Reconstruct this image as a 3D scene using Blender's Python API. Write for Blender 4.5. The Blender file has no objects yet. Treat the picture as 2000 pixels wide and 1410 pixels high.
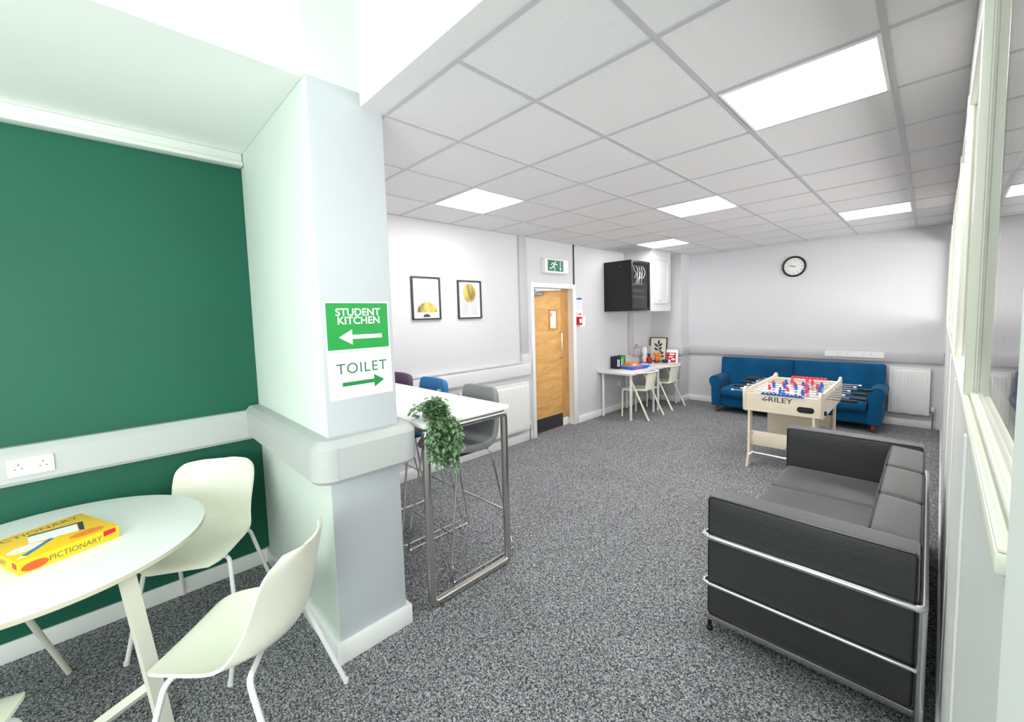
import bpy, bmesh, math, random
from mathutils import Vector, Matrix
PI = math.pi
random.seed(7)
S = bpy.context.scene
COL = S.collection

# ------------------------------------------------------------------ camera
YAW, PITCH, ROLL, FPX, CX, CY, CAMH = -0.7944, 0.0738, -0.0282, 800.16, 1001.02, 676.02, 1.664
fw = Vector((math.sin(YAW)*math.cos(PITCH), math.cos(YAW)*math.cos(PITCH), -math.sin(PITCH)))
r0 = Vector((math.cos(YAW), -math.sin(YAW), 0)); u0 = r0.cross(fw)
r1 = math.cos(ROLL)*r0 + math.sin(ROLL)*u0
u1 = -math.sin(ROLL)*r0 + math.cos(ROLL)*u0
cam = bpy.data.cameras.new('camera'); cam_ob = bpy.data.objects.new('camera', cam); COL.objects.link(cam_ob)
cam.sensor_fit = 'HORIZONTAL'; cam.sensor_width = 36.0; cam.lens = FPX/2000*36
cam.shift_x = -(CX-1000)/2000; cam.shift_y = (CY-705)/2000
cam.clip_start = 0.01; cam.clip_end = 100
cam_ob.matrix_world = Matrix(((r1.x, u1.x, -fw.x, 0), (r1.y, u1.y, -fw.y, 0), (r1.z, u1.z, -fw.z, CAMH), (0, 0, 0, 1)))
S.camera = cam_ob

# ------------------------------------------------------------------ light and exposure
S.view_settings.view_transform = 'Standard'; S.view_settings.look = 'None'
S.view_settings.gamma = 1.0; S.view_settings.use_curve_mapping = False
S.view_settings.exposure = 0.62
W = bpy.data.worlds.new('sky'); S.world = W; W.use_nodes = True
wb = W.node_tree.nodes['Background']; wb.inputs[0].default_value = (0.86, 1.0, 0.95, 1); wb.inputs[1].default_value = 0.6

def area(name, loc, size, power, color, direction):
    l = bpy.data.lights.new(name, 'AREA'); l.shape = 'RECTANGLE'; l.size, l.size_y = size
    l.energy = power; l.color = color
    o = bpy.data.objects.new(name, l); COL.objects.link(o); o.location = loc
    o.rotation_euler = Vector(direction).to_track_quat('-Z', 'Y').to_euler()
    return o
SKYLIGHT_W, FRONT_FILL_W, SIDE_FILL_W, CORRIDOR_FILL_W, PANEL_E = 18.0, 13.0, 58.0, 132.0, 15.5
area('skylight_daylight', (-0.95, -1.8, 4.12), (1.9, 2.2), SKYLIGHT_W, (0.90, 1.0, 0.94), (0, 0, -1))
area('added_front_fill', (-1.5, -2.93, 1.6), (2.6, 1.6), FRONT_FILL_W, (0.96, 1.0, 0.98), (0, 1, 0))  # added fill light, from an invented opening behind the camera
area('added_side_fill', (0.062, -1.6, 1.5), (2.3, 1.5), SIDE_FILL_W, (0.93, 1.0, 0.97), (-1, 0, 0))  # added fill light from an invented side opening, evens out the pier
area('added_corridor_fill', (2.02, 4.2, 1.55), (6.0, 1.3), CORRIDOR_FILL_W, (1.0, 1.0, 0.98), (-1, 0, 0))  # added fill light through the partition glass, lifts the ceiling; source is invented

# ------------------------------------------------------------------ materials
def lin(c):
    return tuple((v/255/12.92 if v/255 <= 0.04045 else ((v/255+0.055)/1.055)**2.4) for v in c)
def mat(name, rgb, rough=0.5, metal=0.0, var=0.04, scale=12.0, bump=0.0, bscale=200.0, sheen=0.0, spec=0.5, coat=0.0):
    m = bpy.data.materials.new(name); m.use_nodes = True
    nt = m.node_tree; N = nt.nodes; b = N['Principled BSDF']
    c = lin(rgb)
    tc = N.new('ShaderNodeTexCoord'); nz = N.new('ShaderNodeTexNoise')
    nz.inputs['Scale'].default_value = scale; nz.inputs['Detail'].default_value = 4
    nt.links.new(tc.outputs['Object'], nz.inputs['Vector'])
    rp = N.new('ShaderNodeValToRGB')
    rp.color_ramp.elements[0].position = 0.3; rp.color_ramp.elements[1].position = 0.7
    rp.color_ramp.elements[0].color = tuple(x*(1-var) for x in c) + (1,)
    rp.color_ramp.elements[1].color = tuple(min(1, x*(1+var)) for x in c) + (1,)
    nt.links.new(nz.outputs['Fac'], rp.inputs['Fac']); nt.links.new(rp.outputs['Color'], b.inputs['Base Color'])
    b.inputs['Roughness'].default_value = rough; b.inputs['Metallic'].default_value = metal
    b.inputs['Specular IOR Level'].default_value = spec
    if sheen: b.inputs['Sheen Weight'].default_value = sheen
    if coat: b.inputs['Coat Weight'].default_value = coat
    if bump:
        n2 = N.new('ShaderNodeTexNoise'); n2.inputs['Scale'].default_value = bscale; n2.inputs['Detail'].default_value = 3
        nt.links.new(tc.outputs['Object'], n2.inputs['Vector'])
        bp = N.new('ShaderNodeBump'); bp.inputs['Strength'].default_value = bump; bp.inputs['Distance'].default_value = 0.003
        nt.links.new(n2.outputs['Fac'], bp.inputs['Height']); nt.links.new(bp.outputs['Normal'], b.inputs['Normal'])
    return m
def emit(name, rgb, strength):
    m = bpy.data.materials.new(name); m.use_nodes = True
    b = m.node_tree.nodes['Principled BSDF']; c = lin(rgb)
    b.inputs['Base Color'].default_value = c + (1,)
    b.inputs['Emission Color'].default_value = c + (1,); b.inputs['Emission Strength'].default_value = strength
    return m
def carpet_mat():
    m = bpy.data.materials.new('grey_carpet'); m.use_nodes = True
    nt = m.node_tree; N = nt.nodes; L = nt.links.new; b = N['Principled BSDF']
    tc = N.new('ShaderNodeTexCoord')
    v = N.new('ShaderNodeTexNoise'); v.inputs['Scale'].default_value = 70; v.inputs['Detail'].default_value = 8; v.inputs['Roughness'].default_value = 0.85
    w = N.new('ShaderNodeTexNoise'); w.inputs['Scale'].default_value = 1.6; w.inputs['Detail'].default_value = 2
    vo = N.new('ShaderNodeTexVoronoi'); vo.inputs['Scale'].default_value = 210
    L(tc.outputs['Object'], v.inputs['Vector']); L(tc.outputs['Object'], w.inputs['Vector']); L(tc.outputs['Object'], vo.inputs['Vector'])
    sp = N.new('ShaderNodeSeparateColor'); L(vo.outputs['Color'], sp.inputs[0])
    ad = N.new('ShaderNodeMath'); ad.operation = 'MULTIPLY_ADD'; ad.inputs[1].default_value = 0.36
    L(sp.outputs[0], ad.inputs[0]); L(v.outputs['Fac'], ad.inputs[2])
    rp = N.new('ShaderNodeValToRGB'); E = rp.color_ramp.elements
    E[0].position = 0.48; E[0].color = lin((42, 43, 47)) + (1,)
    E[1].position = 0.90; E[1].color = lin((214, 214, 218)) + (1,)
    e = E.new(0.64); e.color = lin((106, 107, 110)) + (1,)
    e = E.new(0.76); e.color = lin((164, 165, 168)) + (1,)
    L(ad.outputs[0], rp.inputs['Fac'])
    mx = N.new('ShaderNodeMixRGB'); mx.blend_type = 'MULTIPLY'; mx.inputs[0].default_value = 0.25
    L(rp.outputs['Color'], mx.inputs[1]); L(w.outputs['Fac'], mx.inputs[2])
    L(mx.outputs[0], b.inputs['Base Color'])
    b.inputs['Roughness'].default_value = 0.95; b.inputs['Specular IOR Level'].default_value = 0.15
    bp = N.new('ShaderNodeBump'); bp.inputs['Strength'].default_value = 0.6; bp.inputs['Distance'].default_value = 0.006
    L(v.outputs['Fac'], bp.inputs['Height']); L(bp.outputs['Normal'], b.inputs['Normal'])
    return m
def wood_mat(name, a, c, scale=3.0, stretch=(1, 1, 9)):
    m = bpy.data.materials.new(name); m.use_nodes = True
    nt = m.node_tree; N = nt.nodes; L = nt.links.new; b = N['Principled BSDF']
    tc = N.new('ShaderNodeTexCoord'); mp = N.new('ShaderNodeMapping'); mp.inputs['Scale'].default_value = stretch
    nz = N.new('ShaderNodeTexNoise'); nz.inputs['Scale'].default_value = scale; nz.inputs['Detail'].default_value = 5; nz.inputs['Distortion'].default_value = 0.8
    L(tc.outputs['Object'], mp.inputs['Vector']); L(mp.outputs['Vector'], nz.inputs['Vector'])
    rp = N.new('ShaderNodeValToRGB'); rp.color_ramp.elements[0].position = 0.3; rp.color_ramp.elements[1].position = 0.7
    rp.color_ramp.elements[0].color = lin(a) + (1,); rp.color_ramp.elements[1].color = lin(c) + (1,)
    L(nz.outputs['Fac'], rp.inputs['Fac']); L(rp.outputs['Color'], b.inputs['Base Color'])
    b.inputs['Roughness'].default_value = 0.45
    return m
def glass_mat(name, tint=(1, 1, 1), rough=0.0):
    # thin clear pane: see-through, mirror-like towards grazing angles
    m = bpy.data.materials.new(name); m.use_nodes = True
    nt = m.node_tree; N = nt.nodes; L = nt.links.new
    N.remove(N['Principled BSDF']); out = [n for n in N if n.type == 'OUTPUT_MATERIAL'][0]
    tr = N.new('ShaderNodeBsdfTransparent'); tr.inputs[0].default_value = tint + (1,)
    gl = N.new('ShaderNodeBsdfGlossy'); gl.inputs['Roughness'].default_value = rough
    fr = N.new('ShaderNodeFresnel'); ge = N.new('ShaderNodeNewGeometry'); io = N.new('ShaderNodeMath')   # same index on both faces of the thin pane
    io.operation = 'MULTIPLY_ADD'; io.inputs[1].default_value = 1/1.5-1.5; io.inputs[2].default_value = 1.5
    L(ge.outputs['Backfacing'], io.inputs[0]); L(io.outputs[0], fr.inputs['IOR'])
    mx = N.new('ShaderNodeMixShader')
    L(fr.outputs[0], mx.inputs[0]); L(tr.outputs[0], mx.inputs[1]); L(gl.outputs[0], mx.inputs[2]); L(mx.outputs[0], out.inputs[0])
    return m

M = dict(
    carpet=carpet_mat(),
    wall=mat('lilac_grey_wall_paint', (214, 213, 216), 0.75, var=0.015, scale=2, bump=0.05, bscale=90),
    trunk_kitchen=mat('pale_grey_trunking', (188, 190, 189), 0.5, var=0.01, scale=3),
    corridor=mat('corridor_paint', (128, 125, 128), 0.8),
    header=mat('grey_header_paint', (160, 157, 158), 0.7, var=0.01),
    panel_paint=mat('partition_panel_paint', (228, 229, 229), 0.5, var=0.01, scale=2),
    wall_dark=mat('grey_trunking_paint', (196, 193, 197), 0.55, var=0.015, scale=3),
    green=mat('green_wall_paint', (0, 89, 68), 0.6, var=0.05, scale=2, bump=0.06, bscale=110),
    shaft=mat('rooflight_shaft_paint', (226, 231, 225), 0.7, var=0.012, scale=2),
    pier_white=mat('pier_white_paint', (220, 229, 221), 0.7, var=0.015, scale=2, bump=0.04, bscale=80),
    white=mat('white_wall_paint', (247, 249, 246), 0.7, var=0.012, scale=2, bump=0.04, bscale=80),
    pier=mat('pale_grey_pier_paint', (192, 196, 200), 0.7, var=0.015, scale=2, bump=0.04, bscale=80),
    gloss=mat('white_gloss_paint', (242, 242, 240), 0.3, var=0.01),
    cream=mat('cream_gloss_paint', (236, 236, 222), 0.35, var=0.01),
    tile=mat('ceiling_tile', (232, 230, 231), 0.9, var=0.02, scale=60, bump=0.15, bscale=300),
    grid=mat('ceiling_grid_metal', (196, 195, 197), 0.45, var=0.01),
    shell=mat('cream_plastic_shell', (244, 243, 226), 0.35, var=0.008, coat=0.2),
    white_metal=mat('white_powder_coat', (240, 240, 240), 0.35, var=0.01),
    laminate=mat('white_laminate', (246, 247, 244), 0.35, var=0.006),
    edge=mat('table_edge_band', (205, 196, 178), 0.5, var=0.03),
    offwhite=mat('off_white_bar', (232, 229, 216), 0.4, var=0.01),
    chrome=mat('polished_chrome', (226, 226, 226), 0.1, 1.0, var=0.01),
    steel=mat('brushed_steel', (205, 202, 197), 0.18, 1.0, var=0.01, scale=10),
    leather=mat('black_leather', (12, 13, 14), 0.52, var=0.25, scale=6, bump=0.5, bscale=30, spec=1.0, sheen=0.35),
    piping=mat('black_leather_piping', (8, 8, 9), 0.4, var=0.1),
    blue=mat('blue_velvet', (0, 78, 122), 0.8, var=0.25, scale=5, bump=0.2, bscale=260, sheen=0.08, spec=0.2),
    footwood=mat('turned_brown_wood', (120, 66, 36), 0.4, var=0.2, scale=20),
    grey_up=mat('grey_leatherette', (134, 135, 138), 0.5, var=0.05, scale=5, bump=0.1, bscale=300),
    blue_up=mat('blue_upholstery', (20, 112, 172), 0.55, var=0.06, scale=5, bump=0.1, bscale=300),
    purple_up=mat('purple_upholstery', (92, 58, 98), 0.55, var=0.08, scale=5, bump=0.1, bscale=300),
    maple=wood_mat('pale_maple_board', (238, 224, 200), (246, 234, 214), 3, (1, 1, 4)),
    oak=wood_mat('oak_door_veneer', (214, 158, 88), (240, 190, 120), 2.4, (1, 1.2, 6)),
    oak_frame=wood_mat('oak_lipping', (196, 138, 72), (220, 164, 96), 4, (1, 6, 1)),
    black=mat('satin_black', (9, 9, 11), 0.45, var=0.1),
    dark=mat('dark_grey_plastic', (50, 50, 54), 0.5, var=0.05),
    frame_black=mat('charcoal_picture_frame', (52, 51, 55), 0.4, var=0.1),
    paper=mat('white_paper', (246, 246, 248), 0.7, var=0.005),
    ivory=mat('ivory_art_paper', (240, 238, 222), 0.7, var=0.01),
    sign_green=mat('green_ink', (18, 152, 62), 0.6, var=0.03),
    text_green=mat('dark_green_ink', (26, 110, 66), 0.6, var=0.03),
    arrow_green=mat('arrow_green_ink', (12, 134, 62), 0.6, var=0.03),
    exit_green=mat('exit_sign_green', (20, 120, 84), 0.4, var=0.03),
    ink_grey=mat('light_grey_ink', (138, 138, 142), 0.7, var=0.05),
    ink_brown=mat('warm_grey_ink', (104, 96, 78), 0.6, var=0.1),
    ink_dark=mat('charcoal_ink', (56, 58, 60), 0.6, var=0.1),
    red=mat('red_plastic', (206, 26, 40), 0.4, var=0.04),
    pink=mat('coral_red_plastic', (236, 62, 84), 0.4, var=0.04),
    blue_pl=mat('blue_plastic', (46, 98, 196), 0.4, var=0.06),
    yellow=mat('yellow_card', (252, 204, 28), 0.45, var=0.03, scale=8),
    orange=mat('orange_card', (244, 134, 44), 0.5, var=0.05),
    orange_red=mat('red_orange_card', (232, 92, 40), 0.5, var=0.05),
    pencil_blue=mat('pencil_blue', (52, 126, 190), 0.45, var=0.05),
    leaf=mat('ivy_leaf_green', (112, 146, 104), 0.45, var=0.6, scale=45),
    stem=mat('ivy_stem', (72, 84, 46), 0.6, var=0.2),
    soil=mat('dark_green_pot', (58, 84, 44), 0.6, var=0.3, scale=40),
    book_navy=mat('navy_book_cloth', (22, 28, 46), 0.5, var=0.1),
    book_green=mat('green_book_cloth', (44, 160, 92), 0.5, var=0.05),
    book_lime=mat('lime_book_cloth', (92, 206, 82), 0.5, var=0.05),
    book_dark=mat('dark_book_cloth', (34, 36, 38), 0.5, var=0.1),
    teal=mat('teal_binding', (74, 170, 150), 0.5, var=0.05),
    skyblue=mat('pale_blue_card', (150, 196, 236), 0.5, var=0.05),
    radiator=mat('radiator_enamel', (244, 244, 242), 0.3, var=0.006),
    copper=mat('grey_pipe', (150, 132, 118), 0.4, 0.6, var=0.05),
    glass=glass_mat('clear_glass'),
    rack_glass=glass_mat('smoked_glass', (0.85, 0.86, 0.88)),
    clock_face=mat('clock_face', (232, 236, 228), 0.4, var=0.01),
    panel=emit('led_diffuser', (255, 255, 252), PANEL_E),
    lit_pane=mat('door_pane_white', (250, 246, 232), 0.3, var=0.02),
    desk_top=mat('pale_grey_desk_laminate', (224, 220, 222), 0.4, var=0.01),
)
def gold_mat():
    m = bpy.data.materials.new('gold_foil_print'); m.use_nodes = True
    nt = m.node_tree; N = nt.nodes; L = nt.links.new; b = N['Principled BSDF']
    tc = N.new('ShaderNodeTexCoord'); mp = N.new('ShaderNodeMapping'); mp.inputs['Scale'].default_value = (9, 3, 1)
    nz = N.new('ShaderNodeTexNoise'); nz.inputs['Scale'].default_value = 1.6; nz.inputs['Detail'].default_value = 6
    L(tc.outputs['Object'], mp.inputs['Vector']); L(mp.outputs['Vector'], nz.inputs['Vector'])
    rp = N.new('ShaderNodeValToRGB'); E = rp.color_ramp.elements
    E[0].position = 0.34; E[0].color = lin((84, 78, 58)) + (1,); E[1].position = 0.66; E[1].color = lin((236, 206, 96)) + (1,)
    L(nz.outputs['Fac'], rp.inputs['Fac']); L(rp.outputs['Color'], b.inputs['Base Color']); b.inputs['Roughness'].default_value = 0.5
    return m
M['gold'] = gold_mat()

# ------------------------------------------------------------------ mesh builder
class MB:
    def __init__(s): s.bm = bmesh.new(); s.mi = 0
    def _tag(s, before):
        for f in s.bm.faces:
            if f.index == -1 or f not in before: pass
    def _faces(s, fs):
        for f in fs: f.material_index = s.mi
    def box(s, x0, x1, y0, y1, z0, z1, bev=0.0, seg=2, m=None):
        r = bmesh.ops.create_cube(s.bm, size=1.0)
        T = Matrix.Translation(((x0+x1)/2, (y0+y1)/2, (z0+z1)/2)) @ Matrix.Diagonal((abs(x1-x0), abs(y1-y0), abs(z1-z0), 1))
        if m is not None: T = m @ T
        bmesh.ops.transform(s.bm, matrix=T, verts=r['verts'])
        fs = set(f for v in r['verts'] for f in v.link_faces)
        s._faces(fs)
        if bev > 0:
            es = list(set(e for v in r['verts'] for e in v.link_edges))
            q = bmesh.ops.bevel(s.bm, geom=es, offset=bev, segments=seg, profile=0.5, affect='EDGES', clamp_overlap=True)
            s._faces(q['faces'])
        return s
    def quadgrid(s, P, closed_u=False, closed_v=False):
        nu, nv = len(P), len(P[0])
        V = [[s.bm.verts.new(p) for p in row] for row in P]
        fs = []
        for i in range(nu if closed_u else nu-1):
            for j in range(nv if closed_v else nv-1):
                a, b, c, d = V[i][j], V[(i+1) % nu][j], V[(i+1) % nu][(j+1) % nv], V[i][(j+1) % nv]
                try:
                    f = s.bm.faces.new((a, b, c, d)); f.material_index = s.mi; fs.append(f)
                except ValueError: pass
        return V, fs
    def tube(s, pts, r, seg=10, fillet=0.0, closed=False, fseg=5, flat=1.0):
        P = [Vector(p) for p in pts]
        if fillet > 0 and len(P) > 2:
            Q = []; n = len(P); rng = range(n) if closed else range(1, n-1)
            if not closed: Q.append(P[0])
            for i in rng:
                a, b, c = P[i-1], P[i], P[(i+1) % n]
                d1 = (a-b); d2 = (c-b); l = min(fillet, d1.length*0.49, d2.length*0.49)
                p0 = b + d1.normalized()*l; p2 = b + d2.normalized()*l
                for k in range(fseg+1):
                    t = k/fseg; Q.append(p0*(1-t)**2 + b*2*t*(1-t) + p2*t*t)
            if not closed: Q.append(P[-1])
            P = Q
        n = len(P); rows = []
        t0 = (P[1]-P[0]).normalized()
        up = Vector((0, 0, 1)) if abs(t0.z) < 0.9 else Vector((1, 0, 0))
        nrm = (up - t0*up.dot(t0)).normalized()
        for i in range(n):
            if closed: t = (P[(i+1) % n]-P[i-1]).normalized()
            else: t = (P[min(i+1, n-1)]-P[max(i-1, 0)]).normalized()
            nrm = (nrm - t*nrm.dot(t)).normalized(); bi = t.cross(nrm)
            rr = r[i] if isinstance(r, (list, tuple)) else r
            rows.append([P[i] + (nrm*math.cos(2*PI*k/seg)*flat + bi*math.sin(2*PI*k/seg))*rr for k in range(seg)])
        V, fs = s.quadgrid(rows, closed_u=closed, closed_v=True)
        if not closed:
            f = s.bm.faces.new(list(reversed(V[0]))); f.material_index = s.mi
            f = s.bm.faces.new(V[-1]); f.material_index = s.mi
        return s
    def prism(s, poly, z0, z1, m=None):
        T = m or Matrix.Identity(4)
        a = [s.bm.verts.new(T @ Vector((x, y, z0))) for x, y in poly]
        b = [s.bm.verts.new(T @ Vector((x, y, z1))) for x, y in poly]
        n = len(poly)
        fs = [s.bm.faces.new(list(reversed(a))), s.bm.faces.new(b)]
        for i in range(n): fs.append(s.bm.faces.new((a[i], a[(i+1) % n], b[(i+1) % n], b[i])))
        s._faces(fs); return s
    def lathe(s, prof, c=(0, 0, 0), seg=24, m=None):
        T = m or Matrix.Identity(4); c = Vector(c)
        rows = [[T @ (c + Vector((max(r, 1e-5)*math.cos(2*PI*k/seg), max(r, 1e-5)*math.sin(2*PI*k/seg), z))) for k in range(seg)] for r, z in prof]
        V, fs = s.quadgrid(rows, closed_v=True)
        f = s.bm.faces.new(list(reversed(V[0]))); f.material_index = s.mi
        f = s.bm.faces.new(V[-1]); f.material_index = s.mi
        return s
    def ball(s, c, r, sc=(1, 1, 1), sub=2):
        q = bmesh.ops.create_icosphere(s.bm, subdivisions=sub, radius=r)
        bmesh.ops.transform(s.bm, matrix=Matrix.Translation(c) @ Matrix.Diagonal((*sc, 1)), verts=q['verts'])
        s._faces(set(f for v in q['verts'] for f in v.link_faces)); return s
    def cushion(s, x0, x1, y0, y1, z0, z1, r, bulge=(0, 0, 0), n=8, m=None):
        # rounded box with gently domed faces; bulge = extra height at the middle of the x, y and z faces
        h = [(x1-x0)/2, (y1-y0)/2, (z1-z0)/2]; c = Vector(((x0+x1)/2, (y0+y1)/2, (z0+z1)/2))
        def axis(hh):
            rr = min(r, hh*0.999); k = 4
            e = [-hh + rr*(1-math.cos(i/k*PI/2)) for i in range(k+1)]
            mid = [(-hh+rr) + (2*hh-2*rr)*i/n for i in range(1, n)]
            return e + mid + [-v for v in reversed(e)]
        A = [axis(v) for v in h]
        cache = {}
        def vert(p):
            key = tuple(round(v, 6) for v in p)
            if key in cache: return cache[key]
            q = Vector([max(-(h[i]-min(r, h[i])), min(h[i]-min(r, h[i]), p[i])) for i in range(3)])
            d = Vector(p) - q
            # surface: pushed out to distance r
            rr = Vector([min(r, v) for v in h])
            o = q + (Vector([d[i]/rr[i] for i in range(3)]).normalized() if d.length > 1e-9 else Vector((0, 0, 0))) * r
            o = Vector([max(-h[i], min(h[i], o[i])) for i in range(3)])
            w = [1-(o[i]/h[i])**2 for i in range(3)]
            for i in range(3):
                j, k = (i+1) % 3, (i+2) % 3
                o[i] += math.copysign(bulge[i]*max(0, w[j])**0.7*max(0, w[k])**0.7, o[i]) * (abs(o[i])/h[i])**2 if bulge[i] else 0
            v = c + o
            if m is not None: v = m @ v
            cache[key] = s.bm.verts.new(v); return cache[key]
        for ax in range(3):
            j, k = (ax+1) % 3, (ax+2) % 3
            for sg in (-1, 1):
                for a in range(len(A[j])-1):
                    for b in range(len(A[k])-1):
                        vs = []
                        for (aa, bb) in ((a, b), (a+1, b), (a+1, b+1), (a, b+1)):
                            p = [0, 0, 0]; p[ax] = sg*h[ax]; p[j] = A[j][aa]; p[k] = A[k][bb]; vs.append(vert(p))
                        if sg < 0: vs.reverse()
                        vs2 = []
                        for v in vs:
                            if v not in vs2: vs2.append(v)
                        if len(vs2) >= 3:
                            try:
                                f = s.bm.faces.new(vs2); f.material_index = s.mi
                            except ValueError: pass
        return s
    def sheet(s, fn, nu, nv, th):
        P = [[fn(i/(nu-1), j/(nv-1)) for j in range(nv)] for i in range(nu)]
        Nn = [[None]*nv for _ in range(nu)]
        for i in range(nu):
            for j in range(nv):
                a = P[min(i+1, nu-1)][j]-P[max(i-1, 0)][j]; b = P[i][min(j+1, nv-1)]-P[i][max(j-1, 0)]
                q = a.cross(b); Nn[i][j] = q.normalized() if q.length > 1e-12 else Vector((0, 0, 1))
        A, _ = s.quadgrid([[P[i][j]+Nn[i][j]*th/2 for j in range(nv)] for i in range(nu)])
        B, fb = s.quadgrid([[P[i][j]-Nn[i][j]*th/2 for j in range(nv)] for i in range(nu)])
        for f in fb: f.normal_flip()
        rim = [(i, 0) for i in range(nu)] + [(nu-1, j) for j in range(1, nv)] + [(i, nv-1) for i in range(nu-2, -1, -1)] + [(0, j) for j in range(nv-2, 0, -1)]
        for k in range(len(rim)):
            (a, b), (c, d) = rim[k], rim[(k+1) % len(rim)]
            try:
                f = s.bm.faces.new((A[a][b], B[a][b], B[c][d], A[c][d])); f.material_index = s.mi
            except ValueError: pass
        return s
    def build(s, name, material, parent=None, angle=0.6, matrix=None):
        bmesh.ops.recalc_face_normals(s.bm, faces=s.bm.faces)
        me = bpy.data.meshes.new(name); s.bm.to_mesh(me); s.bm.free()
        for m_ in (material if isinstance(material, (list, tuple)) else [material]): me.materials.append(m_)
        me.polygons.foreach_set('use_smooth', [True]*len(me.polygons)); me.set_sharp_from_angle(angle=angle)
        o = bpy.data.objects.new(name, me); COL.objects.link(o)
        if parent: o.parent = parent
        if matrix is not None: o.matrix_local = matrix
        return o

def tag(o, label, cat, group=None):
    o['label'] = label; o['category'] = cat
    if group: o['group'] = group
    return o
def struct(o): o['kind'] = 'structure'; return o
def thing(name, label, cat, loc=(0, 0, 0), rz=0.0, group=None, matrix=None):
    o = bpy.data.objects.new(name, None); COL.objects.link(o); o.empty_display_size = 0.05
    if matrix is not None: o.matrix_world = matrix
    else: o.location = loc; o.rotation_euler = (0, 0, rz)
    return tag(o, label, cat, group)
def copy_tree(o, parent=None):
    c = o.copy(); COL.objects.link(c)
    if parent: c.parent = parent; c.matrix_parent_inverse = o.matrix_parent_inverse.copy()
    for ch in list(o.children): copy_tree(ch, c)
    return c
def facing(origin, right, up):
    r = Vector(right).normalized(); u = Vector(up); u = (u - r*u.dot(r)).normalized(); n = r.cross(u)
    return Matrix(((r.x, u.x, n.x, origin[0]), (r.y, u.y, n.y, origin[1]), (r.z, u.z, n.z, origin[2]), (0, 0, 0, 1)))
FX = lambda x, y, z: facing((x, y, z), (0, 1, 0), (0, 0, 1))      # on a wall that looks towards +x
FY = lambda x, y, z: facing((x, y, z), (1, 0, 0), (0, 0, 1))      # on a wall that looks towards -y
def lettering(body, size, material, parent, x, y, z, bold=0.0, name='lettering', align='CENTER', spacing=1.0, rot=0.0, sx=1.0, shear=0.0, tilt=None):
    c = bpy.data.curves.new('t', 'FONT'); c.body = body; c.size = size; c.align_x = align; c.align_y = 'CENTER'
    c.extrude = 0.0004; c.offset = bold; c.space_character = spacing; c.shear = shear; c.space_line = 0.78
    t = bpy.data.objects.new('t', c); COL.objects.link(t)
    dg = bpy.context.evaluated_depsgraph_get(); dg.update()
    me = bpy.data.meshes.new_from_object(t.evaluated_get(dg)); me.name = name
    bpy.data.objects.remove(t); bpy.data.curves.remove(c)
    me.materials.clear(); me.materials.append(material)
    o = bpy.data.objects.new(name, me); COL.objects.link(o); o.parent = parent
    T = Matrix.Translation((x, y, z)) @ Matrix.Rotation(rot, 4, 'Z') @ Matrix.Diagonal((sx, 1, 1, 1))
    if tilt is not None: T = tilt @ T
    o.matrix_local = T
    return o
def circle(cx, cy, r, n=32, a0=0.0, a1=2*PI, ry=None):
    ry = ry or r; full = abs(a1-a0-2*PI) < 1e-6
    return [(cx+r*math.cos(a0+(a1-a0)*k/(n if full else n-1)), cy+ry*math.sin(a0+(a1-a0)*k/(n if full else n-1))) for k in range(n)]
def rrect(x0, x1, y0, y1, r, n=5):
    P = []
    for cx, cy, a in ((x1-r, y1-r, 0), (x0+r, y1-r, PI/2), (x0+r, y0+r, PI), (x1-r, y0+r, 3*PI/2)):
        P += [(cx+r*math.cos(a+PI/2*k/n), cy+r*math.sin(a+PI/2*k/n)) for k in range(n+1)]
    return P
def B(*a, **k): return MB().box(*a, **k)
def bars(m, a0, a1, b0, b1, w, c0, c1, bev=0.0, axis='z'):
    # four bars of a rectangular frame, butt-jointed; axis = direction of its thickness
    for p in ((a0, a0+w, b0, b1), (a1-w, a1, b0, b1), (a0+w, a1-w, b0, b0+w), (a0+w, a1-w, b1-w, b1)):
        if axis == 'z': m.box(p[0], p[1], p[2], p[3], c0, c1, bev=bev)
        else: m.box(c0, c1, p[0], p[1], p[2], p[3], bev=bev)
    return m

# ------------------------------------------------------------------ the setting
XL, YB, ZC = -3.725, 7.728, 2.687
GX, GY = -3.2, 0.695            # green wall plane, face of the pier towards the round table
PX, PY = -1.96, 1.055           # pier face with the signs, its far side
ZS, ZT = 2.755, 4.2             # soffit underside, top of the rooflight shaft
struct(B(-4.2, 2.2, -3.4, 8.0, -0.1, 0.0).build('floor', M['carpet']))
struct(B(XL-0.15, XL, PY-0.2, 4.055, 0, ZC+0.1).build('wall_left', M['wall']))
struct(B(XL-0.15, XL, 4.93, YB+0.15, 0, ZC+0.1).build('wall_left.001', M['wall']))
struct(B(XL-0.15, XL, 4.055, 4.93, 2.06, ZC+0.1).build('wall_left.002', M['wall']))
struct(B(XL-0.15, 2.2, YB, YB+0.15, 0, ZC+0.1).build('wall_back', M['wall']))
struct(B(GX-0.15, GX, -3.0, GY, 0, ZS).build('wall_green', M['green']))
# pier: separate faces of paint on one block
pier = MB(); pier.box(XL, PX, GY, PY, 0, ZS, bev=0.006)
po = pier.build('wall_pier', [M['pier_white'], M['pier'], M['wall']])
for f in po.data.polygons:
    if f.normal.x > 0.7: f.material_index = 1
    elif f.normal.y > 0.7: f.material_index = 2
struct(po)
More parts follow.
